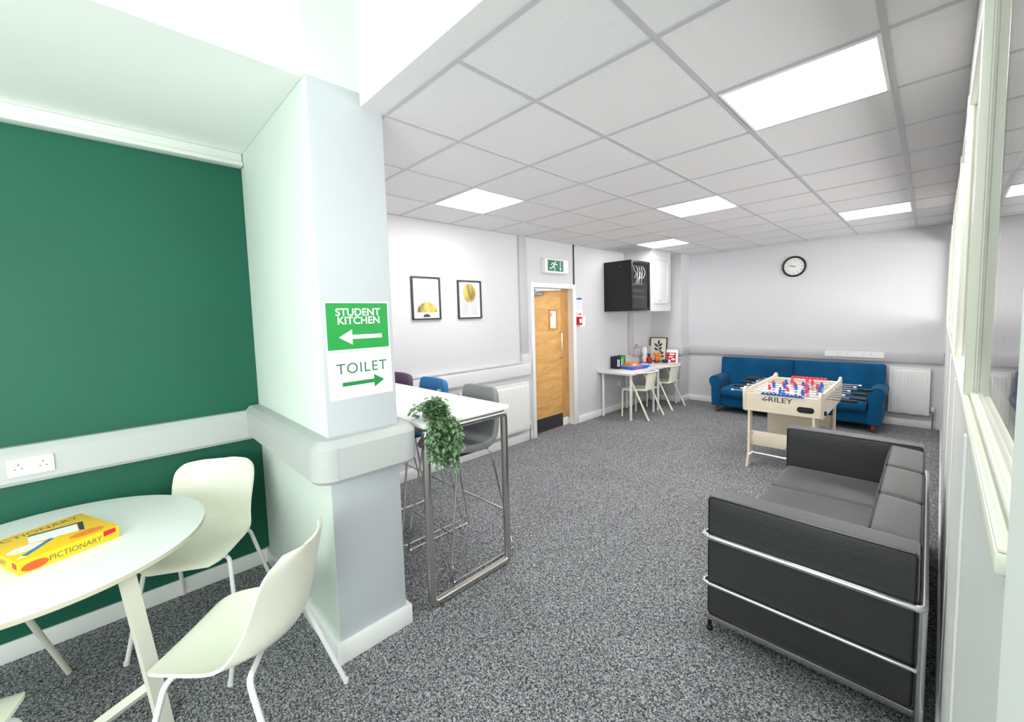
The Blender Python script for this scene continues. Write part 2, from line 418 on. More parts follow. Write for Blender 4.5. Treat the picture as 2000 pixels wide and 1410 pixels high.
# soffit over the green wall and the rooflight shaft
struct(B(GX-0.15, -2.0, -3.0, GY, ZS, ZT).build('ceiling_soffit', M['white']))
struct(B(XL, PX-0.012, GY, PY, ZS, ZT).build('wall_shaft_pier', M['shaft']))
bb = B(PX-0.012, 2.2, 0.94, PY, ZC, ZT).build('beam', [M['shaft'], M['tile']])
for f in bb.data.polygons:
    if f.normal.z < -0.7: f.material_index = 1
struct(bb)
wr = MB()
wr.box(0.055, 0.2, -0.4, 0.55, 0, ZT); wr.box(0.055, 0.2, -3.0, -2.8, 0, ZT); wr.box(0.055, 0.2, -2.8, -0.4, 0, 0.7); wr.box(0.055, 0.2, -2.8, -0.4, 2.3, ZT)
struct(wr.build('wall_right', M['white']))
struct(bars(MB(), -2.8, -0.4, 0.7, 2.3, 0.05, 0.10, 0.15, 0.003, 'x').build('added_window_4', M['gloss']))  # unseen frame, invented along with the side fill light
wf = MB()
wf.box(GX, -2.8, -3.15, -3.0, 0, ZT); wf.box(-0.2, 0.06, -3.15, -3.0, 0, ZT)
wf.box(-2.8, -0.2, -3.15, -3.0, 0, 0.8); wf.box(-2.8, -0.2, -3.15, -3.0, 2.4, ZT)
struct(wf.build('wall_front', M['white']))
fr = MB()
for x in (-2.8, -1.53, -0.26): fr.box(x, x+0.06, -3.1, -3.04, 0.8, 2.4)
for z in (0.8, 2.34): fr.box(-2.8, -0.2, -3.1, -3.04, z, z+0.06)
wn = struct(fr.build('added_window_1', M['gloss']))  # unseen frame and opening, added to go with the front fill light
# rooflight frame
rf = MB()
for x in (-2.0, -1.0, 0.0): rf.box(x-0.02, x+0.03, -3.0, 0.94, ZT-0.03, ZT+0.05)
struct(rf.build('window_2', M['gloss']))
# corridor behind the glazed partition
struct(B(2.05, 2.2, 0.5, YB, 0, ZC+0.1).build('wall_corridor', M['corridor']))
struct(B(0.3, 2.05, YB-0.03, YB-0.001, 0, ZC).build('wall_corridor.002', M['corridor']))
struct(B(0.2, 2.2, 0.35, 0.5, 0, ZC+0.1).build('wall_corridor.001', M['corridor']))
# ceiling tiles and grid (600 mm)
cl = MB(); cl.box(XL-0.1, 2.2, PY, YB+0.1, ZC, ZC+0.1)
cl.mi = 1
g = 0.011
for i in range(-6, 6):
    x = -0.7506+0.6*i
    if XL < x < 2.1: cl.box(x-g, x+g, PY, YB, ZC-0.004, ZC+0.001)
for j in range(-1, 12):
    y = 1.5318+0.6*j
    if PY < y < YB: cl.box(XL, 2.1, y-g, y+g, ZC-0.0034, ZC+0.001)
cl.box(XL, 2.1, PY, PY+0.022, ZC-0.003, ZC+0.001); cl.box(XL, 2.1, YB-0.022, YB, ZC-0.003, ZC+0.001); cl.box(XL, XL+0.022, PY, YB, ZC-0.003, ZC+0.001)
struct(cl.build('ceiling', [M['tile'], M['grid']]))

# skirting boards
def strip(name, segs, material):
    m = MB()
    for a in segs: m.box(*a, bev=0.004)
    return struct(m.build(name, material))
strip('baseboard_green', [(GX, GX+0.018, -3.0, GY, 0, 0.1)], M['gloss'])
strip('baseboard_pier', [(GX, PX+0.022, GY-0.022, GY+0.001, 0, 0.105), (PX-0.001, PX+0.0225, GY-0.0225, PY+0.0225, 0, 0.1055), (XL, PX+0.02, PY-0.001, PY+0.022, 0, 0.105)], M['gloss'])
strip('baseboard_left', [(XL, XL+0.02, PY+0.02, 3.98, 0, 0.11), (XL, XL+0.02, 5.02, 7.36, 0, 0.1)], M['gloss'])
strip('baseboard_back', [(-3.15, 0.1, YB-0.02, YB, 0, 0.1)], M['gloss'])
# corner pillar
struct(B(XL, -3.15, 7.38, YB, 0, ZC).build('pillar', M['wall']))
strip('baseboard_pillar', [(XL, -3.13, 7.36, 7.381, 0, 0.1), (-3.151, -3.13, 7.36, YB, 0, 0.1)], M['gloss'])
# boxed service duct above the desk (panelled front)
dk = struct(B(XL, -3.225, 6.40, 7.12, 1.675, ZC).build('wall_duct', M['wall']))
dp = MB()
bars(dp, 6.50, 7.02, 1.80, 2.56, 0.03, -3.226, -3.212, 0.004, 'x')
dp.build('panel_moulding', M['wall'], dk)
B(-3.226, -3.205, 6.66, 6.74, 1.845, 1.857).build('catch', M['wall_dark'], dk)

# dado trunking: a profile swept along the foot line of the walls
def trunking(name, path, zb, zt, d, material, top=0.035, base=0.0, ends=True):
    m = MB(); n = len(path); P = [Vector((p[0], p[1])) for p in path]
    prof = [(0, zb), (d*0.82, zb), (d, zb+0.018), (d, zt-top), (d*0.72, zt-0.006), (d*0.6, zt), (0, zt)]
    rows = []
    for i in range(n):
        ns = []
        if i > 0: t = (P[i]-P[i-1]).normalized(); ns.append(Vector((t.y, -t.x)))
        if i < n-1: t = (P[i+1]-P[i]).normalized(); ns.append(Vector((t.y, -t.x)))
        nn = sum(ns, Vector((0, 0))).normalized(); k = 1/max(0.3, nn.dot(ns[0]))
        rows.append([Vector((P[i].x+nn.x*k*a, P[i].y+nn.y*k*a, z)) for a, z in prof])
    V, _ = m.quadgrid(rows, closed_v=True)
    m.bm.faces.new(list(reversed(V[0]))); m.bm.faces.new(V[-1])
    return struct(m.build(name, material, angle=0.5))
def rounded(a, b, c, r, n=5):
    a, b, c = Vector(a), Vector(b), Vector(c); p = b+(a-b).normalized()*r; q = b+(c-b).normalized()*r
    return [tuple(p*(1-t)**2+b*2*t*(1-t)+q*t*t) for t in [k/n for k in range(n+1)]]
t1 = trunking('trim_1', [(GX, -3.0), (GX, GY)], 0.895, 1.085, 0.06, M['trunk_kitchen'])
path = [(GX+0.02, GY)] + rounded((GX, GY), (PX, GY), (PX, PY), 0.012, 8) + rounded((PX, GY), (PX, PY), (-2.3, PY), 0.012, 8) + [(-2.15, PY)]
t2 = trunking('trim_2', path, 0.915, 1.115, 0.088, M['trunk_kitchen'])
jm = MB()
for y in (0.70, 1.0): jm.box(PX+0.086, PX+0.0895, y-0.0015, y+0.0015, 0.93, 1.085)
jm.build('joint', M['wall_dark'], t2)
trunking('trim_3', [(XL, PY), (XL, 3.93)], 0.875, 1.045, 0.055, M['wall'])
struct(B(XL, XL+0.04, 3.80, 3.975, 0.93, 1.165, bev=0.005).build('trim_4', M['wall']))
struct(B(XL, XL+0.05, PY, 3.80, 1.045, 1.068, bev=0.004).build('trim_5', M['wall']))
struct(B(XL, XL+0.03, 3.795, 3.93, 1.165, ZC, bev=0.004).build('trim_6', M['wall_dark']))
struct(B(XL, XL+0.014, 4.955, 4.975, 2.1, ZC).build('trim_7', M['dark']))
struct(B(XL, XL+0.035, 6.52, 6.66, 0.92, 1.69, bev=0.005).build('trim_8', M['wall_dark']))
trunking('trim_9', [(XL, 6.66), (XL, 7.38), (-3.15, 7.38), (-3.15, YB), (0.15, YB)], 0.88, 1.035, 0.05, M['wall_dark'])
struct(B(XL, XL+0.025, 5.0, 5.02, ZC-0.03, ZC-0.004).build('trim_10', M['gloss']))
# picture rail box over the green wall
pr = MB(); pr.box(GX, GX+0.055, -3.0, GY-0.004, 2.70, ZS-0.001, bev=0.004); pr.box(GX, GX+0.075, -3.0, GY-0.004, 2.672, 2.698, bev=0.004)
struct(pr.build('trim_11', M['shaft']))

# ------------------------------------------------------------------ glazed partition on the right
PT = Matrix.Translation((0.048, 0, 0)) @ Matrix.Rotation(-math.atan(0.0144), 4, 'Z')
def part_struct(m, name, material, parent=None):
    if parent is None: return struct(m.build(name, material, matrix=PT))
    return m.build(name, material, parent)
part_struct(B(0, 0.05, 0.56, 7.70, 0, 1.415), 'partition_panel', M['panel_paint'])
part_struct(B(0.004, 0.05, 0.56, 7.70, 2.45, ZC), 'partition_header', M['header'])
part_struct(B(-0.012, 0.0, 0.56, 7.70, 0, 0.09, bev=0.003), 'baseboard_right', M['gloss'])
bt = MB()
for u in (1.3, 2.27, 3.4, 4.6, 5.8): bt.box(-0.005, 0.0, u-0.018, u+0.018, 0.09, 1.38, bev=0.001)
part_struct(bt, 'trim_12', M['gloss'])
sl = MB(); sl.box(-0.008, 0.066, 0.56, 7.70, 1.416, 1.438, bev=0.004); sl.box(-0.006, 0.004, 0.56, 7.70, 1.438, 1.442, bev=0.001)
sl.box(0.006, 0.016, 0.56, 7.70, 1.438, 1.450, bev=0.002)
win = part_struct(sl, 'window_3', M['cream'])
for u in (1.47, 2.45, 3.40, 4.35, 5.30, 6.3, 7.66):
    m = MB(); m.box(-0.004, 0.012, u, u+0.05, 1.438, 2.47, bev=0.0025); m.box(0.012, 0.016, u+0.004, u+0.046, 1.438, 2.47); m.box(0.022, 0.040, u, u+0.05, 1.438, 2.47, bev=0.002)
    m.build('mullion', M['cream'], win)
B(0.0, 0.066, 0.56, 7.70, 2.43, 2.47, bev=0.003).build('head_rail', M['cream'], win)
us = [0.56, 1.47, 2.45, 3.40, 4.35, 5.30, 6.3, 7.66]
for a, b in zip(us[:-1], us[1:]):
    B(0.0162, 0.0218, a-0.02, b+0.02, 1.437, 2.45).build('pane', M['glass'], win)

# ------------------------------------------------------------------ door
dr = struct(thing('door_1', '', '', (XL, 4.055, 0)))
del dr['label'], dr['category']
W_ = 0.875
fm = MB()   # architrave and lining
fm.box(-0.005, 0.022, -0.045, 0.012, 0, 2.035, bev=0.003); fm.box(-0.005, 0.022, W_-0.012, W_+0.065, 0, 2.035, bev=0.003); fm.box(-0.005, 0.022, -0.045, W_+0.065, 2.035, 2.10, bev=0.004)
fm.box(-0.15, -0.006, 0, 0.011, 0, 2.036); fm.box(-0.15, -0.006, W_-0.011, W_, 0, 2.036); fm.box(-0.15, -0.006, 0.0005, W_-0.0005, 2.0365, 2.05)
fm.build('door_frame', M['gloss'], dr)
lf = B(-0.125, -0.08, 0.014, 0.70, 0.008, 2.03, bev=0.002)
for z in (0.46, 0.9, 1.34, 1.78): pass
leaf = lf.build('door_leaf', M['oak'], dr)
gv = MB()
for z in (1.74,): gv.box(-0.0805, -0.0795, 0.014, 0.70, z, z+0.004)
gv.build('groove', M['oak_frame'], leaf)
B(-0.125, -0.08, 0.704, W_-0.012, 0.10, 2.03, bev=0.002).build('side_leaf', M['oak_frame'], dr)
B(-0.124, -0.077, 0.706, W_-0.05, 0.0, 0.12, bev=0.002).build('side_kick_plate', M['gloss'], dr)
vp = MB(); x0, x1, z0, z1 = 0.42, 0.60, 1.45, 1.74
bars(vp, x0, x1, z0, z1, 0.02, -0.082, -0.066, 0.002, 'x')
v_ = vp.build('vision_panel', M['oak_frame'], leaf)
B(-0.0795, -0.076, x0+0.02, x1-0.02, z0+0.02, z1-0.02).build('pane', M['lit_pane'], v_)
MB().prism([(x0+0.02, 1.72), (x0+0.02, 1.62), (x0+0.085, 1.665)], 0, 0.002, FX(-0.076, 0, 0)).build('pane_mark', M['wall_dark'], v_)
ph = MB(); ph.tube([(-0.08, 0.655, 1.03), (-0.035, 0.655, 1.03), (-0.035, 0.655, 1.40), (-0.08, 0.655, 1.40)], 0.010, fillet=0.015)
ph.build('pull_handle', M['steel'], leaf)
B(-0.081, -0.077, 0.02, 0.695, 0.012, 0.20).build('kick_plate', M['dark'], leaf)
dc = MB(); dc.box(-0.08, -0.03, 0.03, 0.27, 1.93, 1.985, bev=0.006); dc.build('door_closer', M['steel'], dr)
da = MB(); da.tube([(-0.03, 0.08, 1.99), (0.0, 0.18, 2.0), (-0.03, 0.50, 2.012)], 0.011, fillet=0.03); da.box(-0.06, -0.01, 0.06, 0.62, 2.008, 2.03, bev=0.003)
da.build('closer_arm', M['white_metal'], dr)

# ------------------------------------------------------------------ ceiling lights
def light_panel(i, j, label):
    x, y = -0.7506+0.6*i, 1.5318+0.6*j
    t = thing('ceiling_light', label, 'ceiling light', (x+0.3, y+0.3, ZC), group='recessed square ceiling light panels')
    m = MB(); a = 0.289
    bars(m, -a, a, -a, a, 0.014, -0.009, 0.001, 0.002)
    m.build('frame', M['gloss'], t)
    B(-a+0.013, a-0.013, -a+0.013, a-0.013, -0.006, 0.001).build('diffuser', M['panel'], t)
light_panel(0, 1, 'large square ceiling light over the black sofa, nearest the camera and glazed partition')
light_panel(-4, 1, 'square ceiling light above the high table and the two wall prints')
light_panel(-2, 4, 'square ceiling light in the middle of the room, out from the black wall cabinet')
light_panel(-4, 7, 'square ceiling light in the corner right in front of the grey boxed duct')
light_panel(0, 7, 'square ceiling light over the foosball table, to the right of the clock')

# ------------------------------------------------------------------ round table, game box, shell chairs
TC = Vector((-2.56, -0.26))
rt = thing('round_table', 'round white table with flat splayed legs beside the green wall', 'table', (TC.x, TC.y, 0))
m = MB(); m.lathe([(0.530, 0.716), (0.540, 0.722), (0.540, 0.7385)], seg=96); m.build('table_edge', M['edge'], rt)
m = MB(); m.lathe([(0.5395, 0.7384), (0.5395, 0.741), (0.535, 0.742)], seg=96); m.build('tabletop', M['laminate'], rt)
def flat_bar(p0, z0, p1, z1, s, w, d, th, name):
    m = MB(); rows = []
    for (p, z) in ((p0, z0), (p1, z1)):
        rows.append([Vector((p[0]-TC.x+s[0]*w*i+d[0]*th*j, p[1]-TC.y+s[1]*w*i+d[1]*th*j, z)) for i, j in ((-1, -1), (1, -1), (1, 1), (-1, 1))])
    V, _ = m.quadgrid(rows, closed_v=True); m.bm.faces.new(list(reversed(V[0]))); m.bm.faces.new(V[1])
    return m.build(name, M['offwhite'], rt)
flat_bar((-2.235, -0.025), 0.716, (-2.165, 0.052), 0.0, (-0.588, 0.809), 0.027, (0.809, 0.588), 0.010, 'leg')
m = MB(); m.tube([(-2.57-TC.x, -0.40-TC.y, 0.716), (-2.864-TC.x, -0.255-TC.y, 0.006)], [0.012, 0.0115], seg=12); m.build('leg', M['offwhite'], rt)
flat_bar((-2.45, -0.60), 0.716, (-2.42, -0.80), 0.0, (1.0, 0.0), 0.027, (0.0, 1.0), 0.010, 'leg')
m = MB(); m.tube([(-2.19-TC.x, 0.03-TC.y, 0.20), (-2.304-TC.x, -0.247-TC.y, 0.03)], 0.023, seg=4); m.build('brace', M['offwhite'], rt)
# boxed drawing game on the round table: local x along the long printed side
C_, B_ = Vector((-2.362, -0.305)), Vector((-2.475, -0.030))
ux = (B_-C_).normalized(); L_ = (B_-C_).length; Wd = 0.33
gx = facing((C_.x, C_.y, 0.742), (ux.x, ux.y, 0), (-ux.y*1.0, ux.x*1.0, 0))   # local y runs away from the printed side
bx = thing('board_game', 'yellow boxed drawing game with a pencil picture lying on the round table', 'board game', matrix=gx)
H_ = 0.052
B(0, L_, 0, Wd, 0, H_, bev=0.002).build('box_lid', M['yellow'], bx)
def on_top(poly, material, name, z=0.0006, zt=0.0): MB().prism(poly, H_+zt, H_+zt+z).build(name, material, bx)
on_top([(0.08, 0.165), (0.10, 0.245), (0.235, 0.20), (0.210, 0.115)], M['paper'], 'printed_pad')
on_top([(0.10, 0.247), (0.108, 0.260), (0.258, 0.208), (0.224, 0.10), (0.212, 0.112), (0.238, 0.202)], M['ink_dark'], 'printed_pad_edge')
on_top([(0.025, 0.055), (0.035, 0.04), (0.14, 0.125), (0.13, 0.14)], M['pencil_blue'], 'printed_pencil', zt=0.0004)
on_top([(0.008, 0.034), (0.035, 0.04), (0.025, 0.055)], M['paper'], 'printed_pencil_tip', zt=0.0004)
on_top([(0.13, 0.14), (0.14, 0.125), (0.155, 0.137), (0.145, 0.152)], M['paper'], 'printed_pencil_band', zt=0.0004)
on_top(circle(0.058, 0.125, 0.050, 28, ry=0.032), M['paper'], 'printed_oval')
on_top(circle(0.215, 0.055, 0.055, 28, ry=0.03), M['orange'], 'printed_badge')
lettering('PICTIONARY', 0.046, M['ink_brown'], bx, 0.135, 0.285, H_+0.0002, sx=1.0, spacing=1.02, rot=-0.0)
fs_ = facing((0, 0, 0), (1, 0, 0), (0, 0, 1))
lettering('PICTIONARY', 0.031, M['ink_brown'], bx, 0.160, 0.024, 0.0, tilt=fs_, sx=0.88, spacing=1.0)
MB().prism(circle(0.043, 0.022, 0.037, 28, ry=0.017), 0, 0.0006, fs_).build('printed_badge', M['orange_red'], bx)
MB().prism([(0.245, 0.026), (0.285, 0.030), (0.285, 0.049), (0.245, 0.049)], 0, 0.0008, fs_).build('printed_label', M['red'], bx)
es_ = facing((0, 0, 0), (0, -1, 0), (0, 0, 1))
MB().prism([(-0.05, 0.022), (-0.015, 0.020), (-0.015, 0.042), (-0.05, 0.044)], 0, 0.0008, es_).build('printed_label', M['red'], bx)
lettering('PICTIONARY', 0.034, M['ink_brown'], bx, -0.19, 0.026, 0.0, tilt=es_, sx=0.92)

def shell_chair(name, label):
    t = thing(name, label, 'chair', group='cream shell chairs around the round table')
    # profile of the shell along the centre line: local +y is forward
    prof = [(0.250, 0.424), (0.235, 0.440), (0.19, 0.449), (0.11, 0.447), (0.03, 0.440), (-0.05, 0.438), (-0.12, 0.447), (-0.178, 0.475), (-0.218, 0.525), (-0.240, 0.590), (-0.254, 0.66), (-0.266, 0.73), (-0.277, 0.79), (-0.284, 0.822), (-0.287, 0.832)]
    wid = [0.130, 0.176, 0.205, 0.222, 0.230, 0.231, 0.227, 0.219, 0.210, 0.206, 0.209, 0.213, 0.205, 0.172, 0.13]
    # arc-length resampled with smooth interpolation
    def cr(A, t):
        n = len(A)-1; f = t*n; i = min(int(f), n-1); u = f-i
        p = [A[max(i-1, 0)], A[i], A[i+1], A[min(i+2, n)]]
        h = lambda a, b, c, d: 0.5*((2*b)+(-a+c)*u+(2*a-5*b+4*c-d)*u*u+(-a+3*b-3*c+d)*u**3)
        return tuple(h(*[q[k] for q in p]) for k in range(len(A[0]))) if isinstance(A[0], tuple) else h(*p)
    def fn(a, b):
        y, z = cr(prof, b); w = cr(wid, b); s = (a-0.5)*2
        seat = max(0, 1-b/0.5); back = max(0, (b-0.55)/0.45)
        e2 = s*s
        sm = lambda q: (lambda c: c*c*(3-2*c))(min(1, max(0, q)))
        yy = y + e2*sm((b-0.18)/0.42)*(0.045+0.075*sm((1-b)/0.5))
        zz = z + 0.045*e2*sm(b/0.35)*(1-sm((b-0.35)/0.4))
        return Vector((s*w, yy, zz))
    m = MB(); m.sheet(fn, 21, 49, 0.011); m.build('seat_shell', M['shell'], t, angle=1.0)
    for sx in (-1, 1):
        for fy, ty, by in ((1, 0.16, 0.265), (-1, -0.13, -0.27)):
            m = MB(); m.tube([(0, ty*0.6, 0.418), (sx*0.12, ty*0.85, 0.418), (sx*0.19, ty, 0.425 if fy > 0 else 0.425), (sx*0.245, by, 0.004)], 0.0105, seg=12, fillet=0.045)
            lg = m.build('leg', M['white_metal'], t)
            MB().lathe([(0.012, 0.0), (0.0125, 0.012), (0.011, 0.02)], (sx*0.245, by, 0)).build('foot_cap', M['offwhite'], lg)
    return t
def put(t, x, y, fx, fy): t.location = (x, y, 0); t.rotation_euler = (0, 0, math.atan2(-fx, fy))
ch = shell_chair('shell_chair', 'cream shell chair in front, its curved back towards the pier with the signs')
put(ch, -1.85, 0.30, -0.70, -0.71)
for (x, y, fx, fy, lb) in ((-2.83, 0.29, 0.86, -0.5, 'cream shell chair tucked behind the round table against the green wall and pier'),
                           (-1.945, -0.545, -0.92, 0.38, 'cream shell chair cut off by the bottom left corner, only seat edge and leg showing')):
    c = copy_tree(ch); c['label'] = lb; put(c, x, y, fx, fy)

# sockets on trunking
def socket(label, matrix, w=0.155, h=0.086, gang=2, name='wall_socket', material=None):
    t = thing(name, label, 'socket', matrix=matrix)
    m = MB(); m.prism(rrect(-w/2, w/2, -h/2, h/2, 0.006), 0, 0.010); m.build('faceplate', material or M['gloss'], t)
    if gang:
        for k in range(gang):
            cx = (-0.041 if k == 0 else 0.041); m = MB()
            m.prism([(cx-0.0155, -0.011), (cx+0.0155, -0.011), (cx+0.0155, -0.006), (cx+0.003, 0.0), (cx+0.002, 0.018), (cx-0.002, 0.018), (cx-0.003, 0.0), (cx-0.0155, -0.006)], 0.0095, 0.0101)
            m.build('pin_recess', M['white_metal'], t)
            for q in ((cx, 0.014, 0.004, 0.008), (cx-0.011, -0.008, 0.007, 0.004), (cx+0.011, -0.008, 0.007, 0.004)):
                B(q[0]-q[2]/2, q[0]+q[2]/2, q[1]-q[3]/2, q[1]+q[3]/2, 0.0095, 0.0106).build('pin_slot', M['ink_dark'], t)
            B(-0.014+k*0.016, -0.002+k*0.016, 0.008, 0.030, 0.0095, 0.014, bev=0.002).build('switch', M['gloss'], t)
    return t
socket('white double socket on the trunking of the green wall', FX(GX+0.06, -0.325, 0.985))
socket('white blank data plate on the dado trunking, first from the corner pillar', FY(-1.015, YB-0.05, 0.972), 0.148, 0.084, 0, 'data_plate')
socket('white double socket on the dado trunking in the middle of three plates', FY(-0.862, YB-0.05, 0.972), 0.148, 0.084, 2)
socket('white double socket on the dado trunking, closest of three plates to the radiator', FY(-0.605, YB-0.05, 0.972), 0.36, 0.084, 2)
socket('small white socket low on the wall under the white desk', FX(XL, 6.2, 0.45), 0.086, 0.086, 0)
socket('white single socket plate on the trunking behind the blue bar stool', FX(XL+0.055, 2.53, 0.985), 0.12, 0.09, 0)

# ------------------------------------------------------------------ signs on the pier
def sheet_sign(label, y0, y1, z0, z1, rot=0.0):
    t = thing('paper_sign', label, 'sign', matrix=FX(PX+0.0005, (y0+y1)/2, (z0+z1)/2) @ Matrix.Rotation(rot, 4, 'Z'), group='paper direction signs on the pier')
    w, h = (y1-y0)/2, (z1-z0)/2
    MB().prism([(-w, -h), (w, -h), (w, h), (-w, h)], 0, 0.001).build('sheet', M['paper'], t)
    return t, w, h
t, w, h = sheet_sign('green paper sign reading STUDENT KITCHEN with a white left arrow', 0.712, 1.034, 1.518, 1.754, 0.0)
MB().prism([(-w+0.007, -h+0.007), (w-0.007, -h+0.007), (w-0.007, h-0.007), (-w+0.007, h-0.007)], 0.001, 0.0014).build('green_panel', M['sign_green'], t)
lettering('STUDENT', 0.050, M['paper'], t, 0.002, 0.066, 0.0014, bold=0.0009, sx=1.02)
lettering('KITCHEN', 0.050, M['paper'], t, 0.004, 0.026, 0.0014, bold=0.0009, sx=1.02)
MB().prism([(-0.10, -0.052), (-0.035, -0.015), (-0.035, -0.042), (0.117, -0.042), (0.117, -0.062), (-0.035, -0.062), (-0.035, -0.089)], 0.0014, 0.002).build('arrow', M['paper'], t)
t, w, h = sheet_sign('white paper sign reading TOILET with a green right arrow', 0.715, 1.036, 1.288, 1.514, 0.012)
lettering('TOILET', 0.072, M['text_green'], t, 0.006, 0.030, 0.001, spacing=1.12)
MB().prism([(0.115, -0.042), (0.062, -0.010), (0.062, -0.033), (-0.098, -0.033), (-0.098, -0.052), (0.062, -0.052), (0.062, -0.075)], 0.001, 0.0016).build('arrow', M['arrow_green'], t)

# ------------------------------------------------------------------ high table, bar stools, trailing plant
ht = thing('high_table', 'white high bar table on chrome loop legs beside the pier', 'table', (-2.78, 1.515, 0))
X0, X1, Y0, Y1 = -0.855, 0.86, -0.325, 0.325
B(X0, X1, Y0, Y1, 1.055, 1.082, bev=0.004).build('tabletop', M['laminate'], ht)
for x in (X0+0.03, X1-0.03):
    m = MB(); m.tube([(x, Y0+0.025, 0.024), (x, Y1-0.025, 0.024), (x, Y1-0.025, 1.03), (x, Y0+0.025, 1.03)], 0.0235, seg=14, fillet=0.03, closed=True)
    m.build('leg_loop', M['steel'], ht)
m = MB(); m.box(X0+0.03, X1-0.03, Y0+0.015, Y0+0.035, 1.02, 1.05); m.box(X0+0.03, X1-0.03, Y1-0.035, Y1-0.015, 1.02, 1.05)
m.build('rail', M['steel'], ht)

def bar_stool(label, up):
    t = thing('bar_stool', label, 'bar stool', group='upholstered bar stools along the high table')
    # local: +y is forward (towards the table); wire base 0.52 wide, 0.55 deep
    pr_ = [(0.20, 0.765), (0.19, 0.80), (0.12, 0.805), (0.0, 0.79), (-0.10, 0.79), (-0.17, 0.82), (-0.205, 0.89), (-0.222, 0.99), (-0.236, 1.09), (-0.246, 1.155), (-0.248, 1.163)]
    wd = [0.185, 0.198, 0.205, 0.208, 0.208, 0.204, 0.20, 0.198, 0.195, 0.188, 0.175]
    # padded slab bent along the profile
    PV = [Vector((0, y, z)) for y, z in pr_]; SM = []
    for i in range(len(PV)-1):
        for k in range(4):
            u = k/4; a0 = PV[max(i-1, 0)]; b0 = PV[i]; c0 = PV[i+1]; d0 = PV[min(i+2, len(PV)-1)]
            SM.append(0.5*((2*b0)+(c0-a0)*u+(2*a0-5*b0+4*c0-d0)*u*u+(3*b0-a0-3*c0+d0)*u**3))
    SM.append(PV[-1])
    acc = [0.0]
    for p, q in zip(SM[:-1], SM[1:]): acc.append(acc[-1]+(q-p).length)
    TL = acc[-1]
    m = MB(); m.cushion(-0.5, 0.5, 0.0, TL, -0.024, 0.024, 0.0235, (0, 0, 0), n=26)
    for v in m.bm.verts:
        q = min(max(v.co.y, 0), TL); i = 0
        while i < len(acc)-2 and acc[i+1] < q: i += 1
        u = (q-acc[i])/max(1e-9, acc[i+1]-acc[i]); P = SM[i].lerp(SM[i+1], u)
        tg = (SM[min(i+2, len(SM)-1)]-SM[max(i-1, 0)]).normalized(); nn = Vector((0, -tg.z, tg.y))*-1
        bq = q/TL; f = bq*(len(wd)-1); j = min(int(f), len(wd)-2); w = wd[j]+(wd[j+1]-wd[j])*(f-j)
        s_ = v.co.x*2; nz = v.co.z
        end = min(1, min(q, TL-q)/0.05); w *= 1-0.14*(1-end)**2
        v.co = Vector((s_*w, P.y+nn.y*nz+0.03*s_*s_*max(0, (bq-0.45)/0.55), P.z+nn.z*nz))
    m.build('seat_shell', up, t, angle=1.0)
    B(-0.16, 0.16, -0.12, 0.15, 0.748, 0.768, bev=0.004).build('seat_base', M['black'], t)
    for sx in (-1, 1):
        m = MB(); m.tube([(sx*0.15, 0.12, 0.757), (sx*0.20, 0.16, 0.757), (sx*0.262, 0.285, 0.008), (sx*0.262, -0.265, 0.008), (sx*0.20, -0.12, 0.757), (sx*0.15, -0.10, 0.757)], 0.0075, seg=10, fillet=0.03)
        m.build('wire_leg', M['chrome'], t)
    for y, z, xx in ((0.238, 0.30, 0.24), (-0.21, 0.30, 0.24)):
        m = MB(); m.tube([(-xx, y, z), (xx, y, z)], 0.0065, seg=10); m.build('footrest', M['chrome'], t)
    return t
st = bar_stool('grey leatherette bar stool at the open end of the high table', M['grey_up'])
STX = -2.295
st.location = (STX, 1.69, 0); st.rotation_euler = (0, 0, PI)
for dx, mt_, lb in ((-0.603, 'blue_up', 'bright blue bar stool in the middle of the three at the high table'), (-1.144, 'purple_up', 'purple bar stool half hidden by the pier at the high table')):
    c = copy_tree(st); c.location = (STX+dx, 1.69, 0); c['label'] = lb
    for k in c.children:
        if k.name.startswith('seat_shell'):
            k.data = k.data.copy(); k.data.materials.clear(); k.data.materials.append(M[mt_])

pt = thing('trailing_plant', 'trailing green ivy plant spilling over the end of the white high table', 'plant', (-2.03, 1.30, 1.083))
MB().lathe([(0.030, 0.0), (0.034, 0.004), (0.042, 0.07), (0.044, 0.075), (0.040, 0.072)], (0, 0, 0), 20).build('pot', M['soil'], pt)
rnd = random.Random(4)
fol = MB(); stems = MB()
def leaf(p, d, size, m):
    d = d.normalized(); up = Vector((rnd.uniform(-.6, .6), rnd.uniform(-.6, .6), 1)).normalized()
    s = d.cross(up)
    if s.length < 0.1: s = d.cross(Vector((1, 0, 0)))
    s.normalize(); n = s.cross(d)
    P = [(0, 0, 0), (0.26, 0.30, 0.05), (0.58, 0.26, 0.04), (1.0, 0, -0.12), (0.58, -0.26, 0.04), (0.26, -0.30, 0.05)]
    vs = [m.bm.verts.new(p + d*a*size + s*b*size + n*c*size) for a, b, c in P]
    mid = m.bm.verts.new(p + d*0.5*size - n*0.03*size)
    for i in range(6): m.bm.faces.new((vs[i], vs[(i+1) % 6], mid))
for k in range(46):
    a = rnd.uniform(0, 2*PI); r = rnd.uniform(0.02, 0.085)
    p = Vector((r*math.cos(a), r*math.sin(a), 0.07+rnd.uniform(-0.02, 0.055)-r*0.3))
    stems.tube([(0, 0, 0.06), tuple(p*0.6+Vector((0, 0, 0.04))), tuple(p)], 0.0012, seg=5)
    for q in range(3): leaf(p+Vector([rnd.gauss(0, 0.014) for _ in range(3)]), Vector((math.cos(a)+rnd.uniform(-.8, .8), math.sin(a)+rnd.uniform(-.8, .8), rnd.uniform(-.7, .4))), rnd.uniform(0.026, 0.042), fol)
